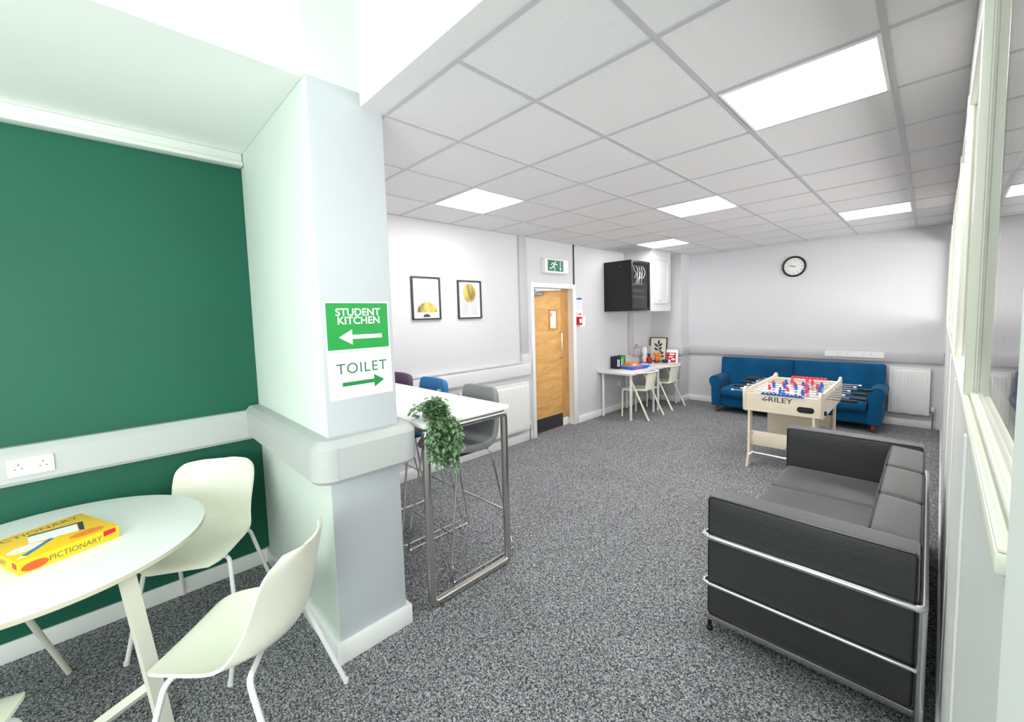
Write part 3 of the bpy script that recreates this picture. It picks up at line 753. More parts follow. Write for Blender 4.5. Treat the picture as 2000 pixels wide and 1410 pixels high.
for k in range(34):
    # vines creep to the table end, then hang
    y0 = rnd.uniform(-0.07, 0.05); y1 = rnd.uniform(-0.10, 0.085); dz = rnd.uniform(0.08, 0.285)*(1-abs(y1-0.02)*1.8)
    if k == 0: y1, dz = -0.03, 0.35
    if k == 1: y1, dz = 0.06, 0.31
    ex = 0.125+rnd.uniform(0, 0.05)
    pts = [Vector((0, 0, 0.06)), Vector((0.05, y0*0.7, 0.075+rnd.uniform(0, 0.03))), Vector((0.10, (y0+y1)/2, 0.03+rnd.uniform(0, 0.025))), Vector((ex, y1, -0.02)), Vector((ex+rnd.uniform(-.008, .03), y1+rnd.uniform(-.03, .03), -dz*0.55)), Vector((ex+rnd.uniform(-.005, .02), y1+rnd.uniform(-.02, .02), -dz))]
    # smooth
    sm = []
    for i in range(len(pts)-1):
        for t in range(5):
            u = t/5; a0 = pts[max(i-1, 0)]; b0 = pts[i]; c0 = pts[i+1]; d0 = pts[min(i+2, len(pts)-1)]
            sm.append(0.5*((2*b0)+(c0-a0)*u+(2*a0-5*b0+4*c0-d0)*u*u+(3*b0-a0-3*c0+d0)*u**3))
    sm.append(pts[-1])
    stems.tube([tuple(p) for p in sm], 0.0013, seg=5)
    for i, p in enumerate(sm[4:]):
        for q in range(2 if rnd.random() < 0.75 else 1):
            d = Vector((rnd.uniform(-.5, .9), rnd.uniform(-1, 1), rnd.uniform(-1.0, .15)))
            if p.x < 0.115: d.z = abs(d.z)*0.4
            leaf(p+d*0.008, d, rnd.uniform(0.022, 0.040), fol)
stems.build('vine_stems', M['stem'], pt); fol.build('foliage', M['leaf'], pt, angle=3.1)

# ------------------------------------------------------------------ left wall things
def panel_radiator(label, matrix, w, z0, z1, name='radiator'):
    t = thing(name, label, 'radiator', matrix=matrix)   # local x along, y up, z out of the wall
    m = MB(); n = int(w/0.033); h0, h1 = z0, z1
    m.box(0, w, h0, h1, 0.055, 0.075, bev=0.008)
    for k in range(n):
        x = 0.025+(w-0.05)*(k+0.5)/n
        m.box(x-0.009, x+0.009, h0+0.03, h1-0.045, 0.070, 0.082, bev=0.005, seg=1)
    m.build('front_panel', M['radiator'], t)
    m = MB(); m.box(0.0, w, h1-0.012, h1+0.004, 0.012, 0.078, bev=0.003)
    for k in range(int(w/0.05)): pass
    m.build('top_grille', M['radiator'], t)
    B(0.0, 0.004, h0, h1, 0.012, 0.078).build('side_cover', M['radiator'], t)
    B(w-0.004, w, h0, h1, 0.012, 0.078).build('side_cover', M['radiator'], t)
    B(0.02, w-0.02, h0+0.02, h1-0.02, 0.014, 0.03).build('rear_panel', M['radiator'], t)
    for x in (0.1, w-0.1): B(x-0.015, x+0.015, h0+0.05, h1-0.05, 0.0, 0.016).build('wall_bracket', M['radiator'], t)
    m = MB(); m.tube([(w-0.01, h0+0.045, 0.045), (w+0.035, h0+0.045, 0.045), (w+0.035, 0.0, 0.045)], 0.0075, fillet=0.015); m.build('pipe', M['copper'], t)
    MB().lathe([(0.014, 0), (0.017, 0.012), (0.015, 0.05), (0.008, 0.056)], (w+0.035, 0, 0), 14, Matrix.Translation((0, h0+0.06, 0.045)) @ Matrix.Rotation(-PI/2, 4, 'X')).build('valve', M['gloss'], t)
    return t
panel_radiator('white panel radiator on the left wall between the grey bar stool and the oak door', FX(XL, 2.75, 0), 1.12, 0.17, 0.80)
panel_radiator('white panel radiator on the back wall right beside the blue sofa', FY(-0.362, YB, 0), 0.402, 0.185, 0.81)

def print_frame(label, y0, y1, z0, z1):
    t = thing('picture', label, 'picture', matrix=FX(XL, (y0+y1)/2, (z0+z1)/2), group='framed abstract prints on the left wall')
    w, h = (y1-y0)/2, (z1-z0)/2; f = 0.018
    m = MB()
    bars(m, -w, w, -h, h, f, 0.002, 0.024, 0.002)
    m.build('frame', M['frame_black'], t)
    B(-w+f*0.8, w-f*0.8, -h+f*0.8, h-f*0.8, 0.003, 0.010).build('print', M['paper'], t)
    return t, w, h
def line_arch(m, cx, cy, r0, r1, n, down, leg, flip):
    # fine nested arches drawn as thin strips
    for k in range(n):
        r = r0+(r1-r0)*k/(n-1); P = []
        sgn = -1 if flip else 1
        P.append((cx-r, cy-sgn*leg)); P += [(cx+r*math.cos(PI-PI*i/16), cy+sgn*r*math.sin(PI*i/16)) for i in range(17)]; P.append((cx+r, cy-sgn*leg))
        wv = 0.0015
        for a, b in zip(P[:-1], P[1:]):
            d = Vector((b[0]-a[0], b[1]-a[1]))
            if d.length < 1e-6: continue
            nn = Vector((-d.y, d.x)).normalized()*wv
            m.prism([(a[0]-nn.x, a[1]-nn.y), (b[0]-nn.x, b[1]-nn.y), (b[0]+nn.x, b[1]+nn.y), (a[0]+nn.x, a[1]+nn.y)], 0.010, 0.0104)
t, w, h = print_frame('black framed print of a grey line bowl over a gold half circle', 2.222, 2.574, 1.648, 2.098)
m = MB(); line_arch(m, 0, 0.112, 0.024, 0.136, 15, True, 0.080, True); m.build('line_drawing', M['ink_grey'], t)
MB().prism(circle(0.006, -0.147, 0.122, 28, 0, PI, ry=0.106), 0.010, 0.0105).build('gold_half_circle', M['gold'], t)
MB().prism(circle(0.0, -0.197, 0.044, 20, 0, PI, ry=0.033), 0.010, 0.0105).build('dark_half_circle', M['ink_dark'], t)
t, w, h = print_frame('black framed print of a gold disc above a grey line arch', 2.808, 3.150, 1.645, 2.081)
m = MB(); line_arch(m, 0, -0.04, 0.016, 0.108, 13, False, 0.14, False); m.build('line_drawing', M['ink_grey'], t)
MB().prism(circle(0, 0.075, 0.092, 36, ry=0.105), 0.0106, 0.0112).build('gold_disc', M['gold'], t)

# exit sign over the door
es = thing('exit_sign', 'green and white running man fire exit sign above the oak door', 'sign', matrix=FX(XL, 4.50, 2.335))
B(-0.255, 0.255, -0.10, 0.095, 0.0, 0.075, bev=0.006).build('housing', M['gloss'], es)
MB().prism([(-0.21, -0.075), (0.235, -0.075), (0.235, 0.078), (-0.21, 0.078)], 0.075, 0.0765).build('sign_face', M['paper'], es)
MB().prism([(-0.205, -0.072), (0.13, -0.072), (0.13, 0.075), (-0.205, 0.075)], 0.0765, 0.078).build('green_panel', M['exit_green'], es)
m = MB(); z0, z1 = 0.078, 0.0788
m.prism(circle(-0.045, 0.053, 0.014, 14), z0, z1)
def stroke(P, wv):
    global z0, z1
    for a, b in zip(P[:-1], P[1:]):
        z0 -= 0.00004; z1 += 0.00006
        d = (Vector(b)-Vector(a)); nn = Vector((-d.y, d.x)).normalized()*wv
        m.prism([(a[0]-nn.x, a[1]-nn.y), (b[0]-nn.x, b[1]-nn.y), (b[0]+nn.x, b[1]+nn.y), (a[0]+nn.x, a[1]+nn.y)], z0, z1)
stroke([(-0.058, 0.034), (-0.090, -0.012)], 0.012); stroke([(-0.060, 0.034), (-0.105, 0.036), (-0.135, 0.006)], 0.006); stroke([(-0.055, 0.03), (-0.02, 0.012), (0.0, 0.024)], 0.006)
stroke([(-0.088, -0.008), (-0.055, -0.03), (-0.06, -0.068)], 0.007); stroke([(-0.092, -0.010), (-0.125, -0.035), (-0.17, -0.036)], 0.007)
m.build('running_man', M['paper'], es)
m = MB(); stroke([(0.065, 0.066), (0.065, -0.03)], 0.006); m.prism([(0.040, -0.032), (0.065, -0.064), (0.090, -0.032)], z0, z1); m.build('down_arrow', M['paper'], es)

# fire call point and notices beside the door
fc = thing('fire_call_point', 'red fire alarm call point on the wall right of the door', 'alarm', matrix=FX(XL, 5.055, 1.56))
B(-0.045, 0.045, -0.06, 0.06, 0, 0.055, bev=0.006).build('housing', M['red'], fc)
B(-0.026, 0.026, -0.03, 0.03, 0.054, 0.057).build('break_plate', M['paper'], fc)
n1 = thing('notice', 'tall white notice with blue heading above the fire alarm', 'notice', matrix=FX(XL, 5.095, 1.80), group='notices by the door')
B(-0.065, 0.065, -0.105, 0.115, 0, 0.003).build('sheet', M['paper'], n1)
B(-0.062, 0.062, 0.078, 0.108, 0.003, 0.0036).build('heading_band', M['blue_pl'], n1)
m = MB()
for k in range(6): m.box(-0.045, 0.045-0.012*(k % 3), 0.05-k*0.025, 0.058-k*0.025, 0.003, 0.0034)
m.build('text_lines', M['skyblue'], n1)
n2 = thing('notice', 'small notice with a red bar just above the fire alarm', 'notice', matrix=FX(XL, 5.115, 1.664), group='notices by the door')
B(-0.065, 0.065, -0.03, 0.03, 0, 0.003).build('sheet', M['paper'], n2)
B(-0.045, 0.03, -0.012, 0.010, 0.003, 0.0036).build('red_bar', M['pink'], n2)
n3 = thing('notice', 'small plain white card to the right of the fire alarm', 'notice', matrix=FX(XL, 5.185, 1.55), group='notices by the door')
B(-0.055, 0.055, -0.08, 0.08, 0, 0.003).build('sheet', M['paper'], n3)

# ------------------------------------------------------------------ black wall cabinet (glass door)
rk = thing('wall_cabinet', 'black equipment cabinet with smoked glass door on the left wall above the desk', 'cabinet', (XL, 6.075, 1.69))
m = MB(); D = 0.475; hw = 0.297; HZ = 0.785
bars(m, -hw, hw, 0, HZ, 0.012, 0.014, D, 0, 'x'); m.box(0.002, 0.0139, -hw, hw, 0, HZ)
m.build('body', M['black'], rk)
m = MB()
bars(m, -hw, hw, 0, HZ, 0.045, D+0.0005, D+0.02, 0.003, 'x')
dd = m.build('door', M['black'], rk)
B(D+0.004, D+0.008, -hw+0.048, hw-0.048, 0.043, HZ-0.043).build('pane', M['rack_glass'], dd)
MB().lathe([(0.008, 0), (0.008, 0.006)], (0, 0, 0), 12, Matrix.Translation((D+0.02, -hw+0.025, 0.40)) @ Matrix.Rotation(PI/2, 4, 'Y')).build('lock', M['chrome'], dd)
m = MB()
for k, z in enumerate((0.20, 0.30, 0.40)): m.box(0.34, 0.44, -hw+0.06, hw-0.06, z, z+0.042, bev=0.002)
m.build('patch_panel', M['dark'], rk)
m = MB(); rn = random.Random(2)
for k in range(9):
    y = -0.12+0.035*k+rn.uniform(-.015, .015); z = 0.42 if k % 2 else 0.52
    m.tube([(0.44, y, z), (0.458, y+rn.uniform(-.04, .04), z+0.07), (0.46, y+rn.uniform(-.07, .07), z+0.13), (0.45, y+rn.uniform(-.05, .05), z+0.19)], 0.005, seg=8, fillet=0.05)
m.build('patch_leads', M['paper'], rk)
m = MB(); m.box(0.02, 0.06, -0.275, -0.255, 0.65, 0.66)
MB().lathe([(0.006, 0), (0.006, 0.006)], (0, 0, 0), 10, Matrix.Translation((0.3, -hw, 0.70)) @ Matrix.Rotation(PI/2, 4, 'X')).build('side_lock', M['chrome'], rk); m.bm.free()

# ------------------------------------------------------------------ clock
ck = thing('wall_clock', 'round black framed wall clock on the back wall above the blue sofa', 'clock', matrix=FY(-1.51, YB, 2.31))
MB().lathe([(0.150, 0.0), (0.160, 0.006), (0.160, 0.030), (0.150, 0.038), (0.136, 0.034), (0.132, 0.022), (0.05, 0.021)], (0, 0, 0), 48).build('frame', M['black'], ck)
MB().lathe([(0.134, 0.020), (0.134, 0.0235)], (0, 0, 0), 48).build('dial', M['clock_face'], ck)
m = MB()
for k in range(60):
    a = 2*PI*k/60; r_in = 0.117 if k % 5 else 0.110; wv = 0.0009 if k % 5 else 0.0022
    c, s = math.cos(a), math.sin(a)
    m.prism([(c*r_in+s*wv, s*r_in-c*wv), (c*0.126+s*wv, s*0.126-c*wv), (c*0.126-s*wv, s*0.126+c*wv), (c*r_in-s*wv, s*r_in+c*wv)], 0.0235, 0.0242)
m.build('minute_marks', M['ink_dark'], ck)
for n in range(1, 13):
    a = PI/2-2*PI*n/12
    lettering(str(n), 0.026, M['ink_dark'], ck, 0.096*math.cos(a), 0.096*math.sin(a), 0.0236, name='numeral')
def hand(name, ang, L, wv, z):
    c, s = math.sin(ang), math.cos(ang)
    MB().prism([(-c*0.018+s*wv, -s*0.018-c*wv), (c*L+s*wv*0.6, s*L-c*wv*0.6), (c*L-s*wv*0.6, s*L+c*wv*0.6), (-c*0.018-s*wv, -s*0.018+c*wv)], z, z+0.001).build(name, M['black'], ck)
hand('hour_hand', 2*PI*(9.8/12), 0.065, 0.0042, 0.0245); hand('minute_hand', 2*PI*(47/60), 0.098, 0.003, 0.026)
MB().lathe([(0.007, 0.0235), (0.007, 0.028)], (0, 0, 0), 14).build('hub', M['black'], ck)

# ------------------------------------------------------------------ desks and desk chairs
def desk(label, y0, y1):
    t = thing('desk', label, 'desk', (XL, y0, 0), group='white desks against the left wall')
    L = y1-y0
    B(0.006, 0.60, 0, L, 0.706, 0.74, bev=0.003).build('desktop', M['desk_top'], t)
    for x in (0.055, 0.545):
        for y in (0.08, L-0.08):
            MB().lathe([(0.018, 0.0), (0.019, 0.01), (0.021, 0.70), (0.028, 0.706)], (x, y, 0), 16).build('leg', M['white_metal'], t)
    return t
desk('white desk by the oak door with books and a blue game box on it', 5.56, 6.455)
desk('white desk in the corner with the framed leaf print on it', 6.46, 7.33)

def desk_chair(label):
    t = thing('desk_chair', label, 'chair', group='cream A-leg chairs at the white desks')
    # local +y forward
    m = MB()
    def fn(a, b):
        s = (a-0.5)*2; y = 0.22-0.40*b; w = 0.22-0.02*b
        return Vector((s*w*(1-0.12*(1-b)**6), y, 0.445-0.012*(1-s*s)*math.sin(b*PI)+0.01*b))
    m.sheet(fn, 13, 13, 0.016); m.build('seat', M['shell'], t, angle=0.9)
    P = [(0.245*math.cos(a), -0.02-0.235*abs(math.sin(a))**0.9 if True else 0, 0.72+0.018*abs(math.sin(a))) for a in [k/20*PI for k in range(21)]]
    P = [(0.245, 0.11, 0.705)] + P + [(-0.245, 0.11, 0.705)]
    m = MB(); m.tube(P, 0.017, seg=10, flat=0.75); m.build('arm_rail', M['shell'], t)
    def fb(a, b):
        s = (a-0.5)*2; w = 0.15-0.03*b
        return Vector((s*w, -0.246+0.05*s*s*1.2+0.05*b, 0.725-0.265*b))
    m = MB(); m.sheet(fb, 13, 13, 0.014); m.build('backrest', M['shell'], t, angle=0.9)
    for sx in (-1, 1):
        m = MB(); m.tube([(sx*0.235, 0.09, 0.70), (sx*0.25, -0.265, 0.0)], [0.014, 0.015], seg=10, flat=1.0); m.build('rear_leg', M['shell'], t)
        m = MB(); m.tube([(sx*0.215, -0.05, 0.44), (sx*0.215, 0.20, 0.44), (sx*0.22, 0.21, 0.0)], 0.014, seg=10, fillet=0.02); m.build('front_leg', M['shell'], t)
    return t
dch = desk_chair('cream A-leg chair pushed under the white desk nearer the door')
dch.location = (-3.215, 6.02, 0); dch.rotation_euler = (0, 0, PI/2)
c = copy_tree(dch); c.location = (-3.235, 6.885, 0); c['label'] = 'cream A-leg chair pushed under the white desk in the corner'

# things on the desks
ZD = 0.7405
bks = [('navy book leaning first in the row of books by the wall', 'book_navy', 0.032, 0.20, 'paper'), ('black and white book second in the row of books by the wall', 'book_dark', 0.034, 0.19, 'paper'),
       ('dark book third in the row of books, next to the teal one', 'book_dark', 0.026, 0.205, 'dark'), ('teal spined book in the row of books by the wall', 'teal', 0.022, 0.20, 'paper'),
       ('bright green book fourth from the wall end of the row', 'book_green', 0.030, 0.205, 'book_lime'), ('lime green book near the end of the row of books', 'book_lime', 0.026, 0.20, 'book_green'), ('dark thin book last in the row of books', 'book_dark', 0.018, 0.21, 'dark')]
bks[4] = ('bright green book between the teal and the lime book', 'book_green', 0.030, 0.205, 'book_lime')
d_ = Vector((0.20, 0.98)).normalized(); cur = Vector((XL+0.075, 5.93))
bm_ = math.atan2(d_.y, d_.x)
for lb, mt_, th, hh, sp in bks:
    t = thing('book', lb, 'book', (cur.x+d_.x*th/2, cur.y+d_.y*th/2, ZD), bm_, 'books standing on the white desk')
    m = MB(); m.box(-th/2, -th/2+0.002, -0.07, 0.07, 0, hh); m.box(th/2-0.002, th/2, -0.07, 0.07, 0, hh); m.box(-th/2, th/2, -0.072, -0.069, 0, hh, bev=0.001)
    m.build('cover', M[mt_], t); B(-th/2+0.002, th/2-0.002, -0.069, 0.066, 0.003, hh-0.003).build('pages', M['ivory'], t)
    B(-th*0.28, th*0.28, -0.0735, -0.0718, hh*0.2, hh*0.8).build('spine_label', M[sp], t)
    cur += d_*(th+0.0015)
def flat_box(label, x, y, rz, w, d, h, z, c1, c2, c3):
    t = thing('board_game', label, 'board game', (x, y, z), rz)
    B(-w/2, w/2, -d/2, d/2, 0, h, bev=0.002).build('box_lid', M[c1], t)
    B(-w/2+0.03, w/2-0.06, -d/2+0.03, d/2-0.03, h, h+0.0006).build('printed_panel', M[c2], t)
    B(-w*0.3, w*0.1, -d/2-0.0006, -d/2+0.001, h*0.25, h*0.75).build('printed_label', M[c3], t)
    return t
flat_box('blue board game box lying on the white desk in front of the books', -3.40, 6.14, 1.35, 0.38, 0.26, 0.05, ZD, 'blue_pl', 'skyblue', 'pink')
flat_box('orange board game box stacked on the blue game box', -3.47, 6.16, 1.5, 0.24, 0.18, 0.035, ZD+0.0512, 'orange', 'orange', 'paper')
flat_box('pale blue box beside the blue game box on the white desk', -3.36, 6.43, 1.45, 0.14, 0.16, 0.05, ZD, 'skyblue', 'paper', 'blue_pl')
flat_box('thin dark box lying on the corner desk by the red pot', -3.55, 6.72, 1.45, 0.26, 0.18, 0.03, ZD, 'book_dark', 'red', 'paper')

rp_ = thing('ornament', 'round red pot on the corner desk before the leaf print', 'ornament', (-3.58, 7.02, ZD))
MB().lathe([(0.03, 0), (0.045, 0.01), (0.055, 0.045), (0.045, 0.085), (0.028, 0.095), (0.024, 0.09)], (0, 0, 0), 24).build('bowl', M['red'], rp_)
MB().lathe([(0.027, 0.088), (0.027, 0.094), (0.008, 0.10), (0.006, 0.108)], (0, 0, 0), 20).build('lid', M['red'], rp_)
fl = thing('toy_figure', 'small orange and yellow toy before the leaf print on the corner desk', 'toy', (-3.46, 7.08, ZD))
MB().lathe([(0.045, 0), (0.05, 0.02), (0.04, 0.05), (0.03, 0.06)], (0, 0, 0), 16).build('base', M['footwood'], fl)
m = MB(); rq = random.Random(5)
for k in range(12): m.ball((rq.uniform(-.045, .045), rq.uniform(-.03, .03), 0.075+rq.uniform(-.01, .09)), 0.026, (1, 1, 1.1))
m.build('body', M['orange'], fl)
dk_ = thing('storage_tub', 'low dark tub on the corner desk below the leaf print', 'tub', (-3.33, 7.13, ZD))
MB().lathe([(0.05, 0), (0.056, 0.05), (0.058, 0.055), (0.05, 0.05)], (0, 0, 0), 20).build('bowl', M['dark'], dk_)
MB().lathe([(0.05, 0.045), (0.05, 0.055), (0.02, 0.06)], (0, 0, 0), 20).build('lid', M['text_green'], dk_)
# framed leaf print leaning on the corner pillar
lp = thing('picture', 'black framed leaf silhouette print leaning on the corner desk', 'picture', matrix=facing((-3.53, 7.245, ZD), (1, 0.0, 0), (0, 0.13, 1)))
w, h = 0.165, 0.45
m = MB()
bars(m, -w, w, 0, h, 0.014, -0.01, 0.012, 0.002)
m.build('frame', M['black'], lp)
B(-w+0.012, w-0.012, 0.012, h-0.012, -0.008, 0.002).build('print', M['ivory'], lp)
m = MB()
def lf_(x, y, ang, L, wv):
    P = []
    for k in range(13): t = k/12; P.append((t*L, wv*math.sin(PI*t)**0.8))
    for k in range(11, 0, -1): t = k/12; P.append((t*L, -wv*math.sin(PI*t)**0.8))
    c, s = math.cos(ang), math.sin(ang)
    m.prism([(x+a*c-b*s, y+a*s+b*c) for a, b in P], 0.002, 0.0026)
for (x, y, a, L) in ((0.0, 0.30, 1.45, 0.11), (0.005, 0.275, 0.75, 0.10), (-0.01, 0.265, 2.3, 0.10), (0.0, 0.22, 0.55, 0.09), (-0.01, 0.205, 2.5, 0.085), (0.05, 0.14, 0.6, 0.07), (0.06, 0.17, 2.1, 0.05), (0.06, 0.09, 0.4, 0.06), (0.05, 0.12, 2.4, 0.05)): lf_(x, y, a, L, 0.02)
m.prism([(-0.004, 0.04), (0.004, 0.04), (0.003, 0.31), (-0.003, 0.31)], 0.002, 0.0025)
m.build('leaf_silhouette', M['ink_dark'], lp)
cb = thing('puzzle_box', 'red and white upright box beside the leaf print on the corner desk', 'box', matrix=facing((-3.245, 7.22, ZD), (0.98, 0.2, 0), (0, 0.10, 1)))
B(-0.10, 0.10, 0, 0.235, -0.045, 0, bev=0.002).build('carton', M['paper'], cb)
B(-0.097, 0.065, 0.004, 0.18, 0, 0.0006).build('red_panel', M['red'], cb)
m = MB(); m.prism(circle(-0.05, 0.03, 0.03, 20, ry=0.025), 0.0006, 0.0012); m.prism(circle(0.02, 0.06, 0.035, 20, ry=0.02), 0.0006, 0.0012); m.prism([(-0.05, 0.085), (0.03, 0.10), (0.0, 0.12), (-0.06, 0.105)], 0.0006, 0.0012); m.prism(rrect(-0.045, 0.045, 0.135, 0.165, 0.008), 0.0006, 0.0012)
m.build('white_shapes', M['paper'], cb)
# white lamp-like bottle beside the print with a hanging cable on the wall
bt_ = thing('bottle', 'white rounded bottle between the wall and the leaf print', 'bottle', (-3.63, 6.93, ZD))
MB().lathe([(0.028, 0), (0.034, 0.02), (0.036, 0.10), (0.044, 0.16), (0.05, 0.22), (0.046, 0.27), (0.03, 0.295), (0.015, 0.30)], (0, 0, 0), 24).build('body', M['gloss'], bt_)
MB().lathe([(0.014, 0.0), (0.006, 0.06)], (0.0, -0.035, 0.15), 10).build('tip', M['ink_grey'], bt_)
cbx = MB(); cbx.tube([(XL+0.04, 6.78, 1.02), (XL+0.05, 6.76, 1.10), (XL+0.045, 6.70, 1.085), (XL+0.045, 6.66, 0.98), (XL+0.045, 6.68, 0.93)], 0.004, seg=6, fillet=0.03)
tag(cbx.build('cable', M['black']), 'thin black cable hanging on the wall trunking behind the desk', 'cable')

# ------------------------------------------------------------------ blue sofa
bs = thing('blue_sofa', 'wide blue velvet sofa with rolled arms against the back wall', 'sofa', (-1.435, 7.0, 0))
hw = 1.065
m = MB(); m.cushion(-hw+0.10, hw-0.10, 0.03, 0.66, 0.10, 0.28, 0.03, (0, 0, 0)); m.build('base', M['blue'], bs)
m = MB()
BT = Matrix.Translation((0, 0.50, 0.30)) @ Matrix.Rotation(-0.12, 4, 'X')
m.cushion(-hw+0.02, -0.0005, -0.11, 0.11, -0.06, 0.56, 0.03, (0, 0.012, 0.004), m=BT); m.cushion(0.0005, hw-0.02, -0.11, 0.11, -0.06, 0.56, 0.03, (0, 0.012, 0.004), m=BT)
m.build('backrest', M['blue'], bs, angle=1.2)
for s in (-1, 1):
    m = MB(); m.cushion(min(s*0.004, s*(hw-0.17)), max(s*0.004, s*(hw-0.17)), -0.06, 0.46, 0.275, 0.42, 0.05, (0, 0.01, 0.025)); m.build('seat_cushion', M['blue'], bs, angle=1.2)
    # rolled arm: rounded outline extruded front to back
    P = [(0.0, 0.11), (0.13, 0.11), (0.14, 0.42), (0.165, 0.47)] + [(0.085+0.09*math.cos(a), 0.515+0.085*math.sin(a)) for a in [k/12*PI for k in range(13)]] + [(0.002, 0.46)]
    m = MB(); T = Matrix(((s, 0, 0, s*(hw-0.155)), (0, 0, 1, 0), (0, 1, 0, 0), (0, 0, 0, 1)))
    m.prism(P, 0.0, 0.62, T); m.build('arm', M['blue'], bs, angle=0.9)
    for y in (0.06, 0.60):
        MB().lathe([(0.014, 0), (0.022, 0.01), (0.034, 0.04), (0.030, 0.07), (0.022, 0.085), (0.032, 0.115)], (s*(hw-0.10), y, 0), 16).build('foot', M['footwood'], bs)

# ------------------------------------------------------------------ foosball table
fo = thing('foosball_table', 'pale wood folding foosball table with red and blue players', 'games table', (-1.03, 4.75, 0))
LN, HWf, ZTf = 1.36, 0.325, 0.825
for s in (-1, 1):
    # side wall with raised rounded shoulders at both ends (outline in y, z)
    P = [(0.02, 0.60), (0.10, 0.57), (LN-0.10, 0.57), (LN-0.02, 0.60)] + [(LN-0.06+0.06*math.cos(a), 0.795+0.05*math.sin(a)) for a in [k/6*PI/2 for k in range(7)]] + [(LN-0.17, 0.815), (0.17, 0.815)] + [(0.06+0.06*math.cos(a), 0.795+0.05*math.sin(a)) for a in [PI/2+k/6*PI/2 for k in range(7)]]
    T = Matrix(((0, 0, 1, s*HWf-0.011), (1, 0, 0, 0), (0, 1, 0, 0), (0, 0, 0, 1)))
    m = MB(); m.prism(P, 0, 0.022, T); sd = m.build('side_wall', M['maple'], fo)
    for k in range(8):
        y = 0.16+k*(LN-0.32)/7; x = s*(HWf+0.011); m = MB()
        m.lathe([(0.016, 0), (0.016, 0.006), (0.011, 0.008)], (0, 0, 0), 12, Matrix.Translation((x, y, 0.775)) @ Matrix.Rotation(s*PI/2, 4, 'Y'))
        m.build('bearing', M['maple'], sd)
# end walls: near one carries the name and the ball return
for e, y in (('near', 0.02), ('far', LN-0.045)):
    m = MB()
    P = [(-HWf+0.011, 0.60), (HWf-0.011, 0.60), (HWf-0.011, 0.785), (-HWf+0.011, 0.785)]
    m.prism(P, 0, 0.025, FY(0, y+0.025, 0)); ew = m.build('end_wall', M['maple'], fo)
    if e == 'near':
        MB().prism(rrect(0.145, 0.285, 0.64, 0.695, 0.0274, 8), 0.025, 0.029, FY(0, y+0.025, 0)).build('ball_return_rim', M['black'], ew)
        MB().prism(rrect(0.157, 0.273, 0.65, 0.685, 0.0174, 8), 0.029, 0.0296, FY(0, y+0.025, 0)).build('ball_return', M['book_navy'], ew)
        T = facing((0, y-0.0006, 0), (1, 0, 0), (0, 0, 1))
        lettering('RILEY', 0.068, M['ink_dark'], ew, 0.0, 0.735, 0, bold=0.0006, sx=1.25, tilt=T, spacing=1.02)
        m = MB(); m.prism([(-0.165, 0.722), (-0.128, 0.758), (-0.118, 0.758), (-0.15, 0.722)], 0, 0.001, T); m.prism([(-0.148, 0.715), (-0.10, 0.730), (-0.108, 0.737), (-0.14, 0.728)], 0, 0.001, T); m.build('logo_mark', M['ink_dark'], ew)
m = MB(); m.box(-HWf+0.011, HWf-0.011, 0.03, LN-0.03, 0.655, 0.668); m.build('playing_field', M['laminate'], fo)
m = MB(); m.box(-HWf+0.011, HWf-0.011, 0.03, LN-0.03, 0.595, 0.607); m.build('underside', M['maple'], fo)
# scorers along the two end walls
m = MB(); m.box(-0.17, 0.20, 0.012, 0.032, 0.784, 0.792)
for k in range(10): m.box(-0.16+k*0.035, -0.137+k*0.035, 0.008, 0.038, 0.786, 0.806, bev=0.004)
m.build('scorer', M['blue_pl'], fo)['label'] = 'blue score slider'
m = MB(); m.box(-0.17, 0.20, LN-0.036, LN-0.016, 0.784, 0.792)
for k in range(10): m.box(-0.16+k*0.036, -0.130+k*0.036, LN-0.042, LN-0.008, 0.786, 0.812, bev=0.004)
m.build('scorer', M['pink'], fo)['label'] = 'red score slider'
pm = None
counts = [1, 2, 3, 5, 5, 3, 2, 1]; team = ['b', 'b', 'r', 'b', 'r', 'b', 'r', 'r']; slide = [0.0, 0.05, -0.03, 0.03, -0.02, 0.05, 0.0, 0.03]
def player_mesh(material, name):
    m = MB()
    m.ball((0, 0, 0.040), 0.014, (1, 1, 1.1), 2)
    rows = []
    for z, a, b in ((0.028, 0.010, 0.008), (0.020, 0.021, 0.011), (0.0, 0.018, 0.013), (-0.025, 0.013, 0.010), (-0.055, 0.012, 0.009), (-0.075, 0.013, 0.014), (-0.085, 0.012, 0.014)):
        rows.append([Vector((a*math.cos(2*PI*k/10), b*math.sin(2*PI*k/10), z)) for k in range(10)])
    V, _ = m.quadgrid(rows, closed_v=True); m.bm.faces.new(list(reversed(V[0]))); m.bm.faces.new(V[-1])
    o = m.build(name, material); me = o.data; bpy.data.objects.remove(o); return me
PMESH = {'b': player_mesh(M['blue_pl'], 'player_blue'), 'r': player_mesh(M['pink'], 'player_red')}
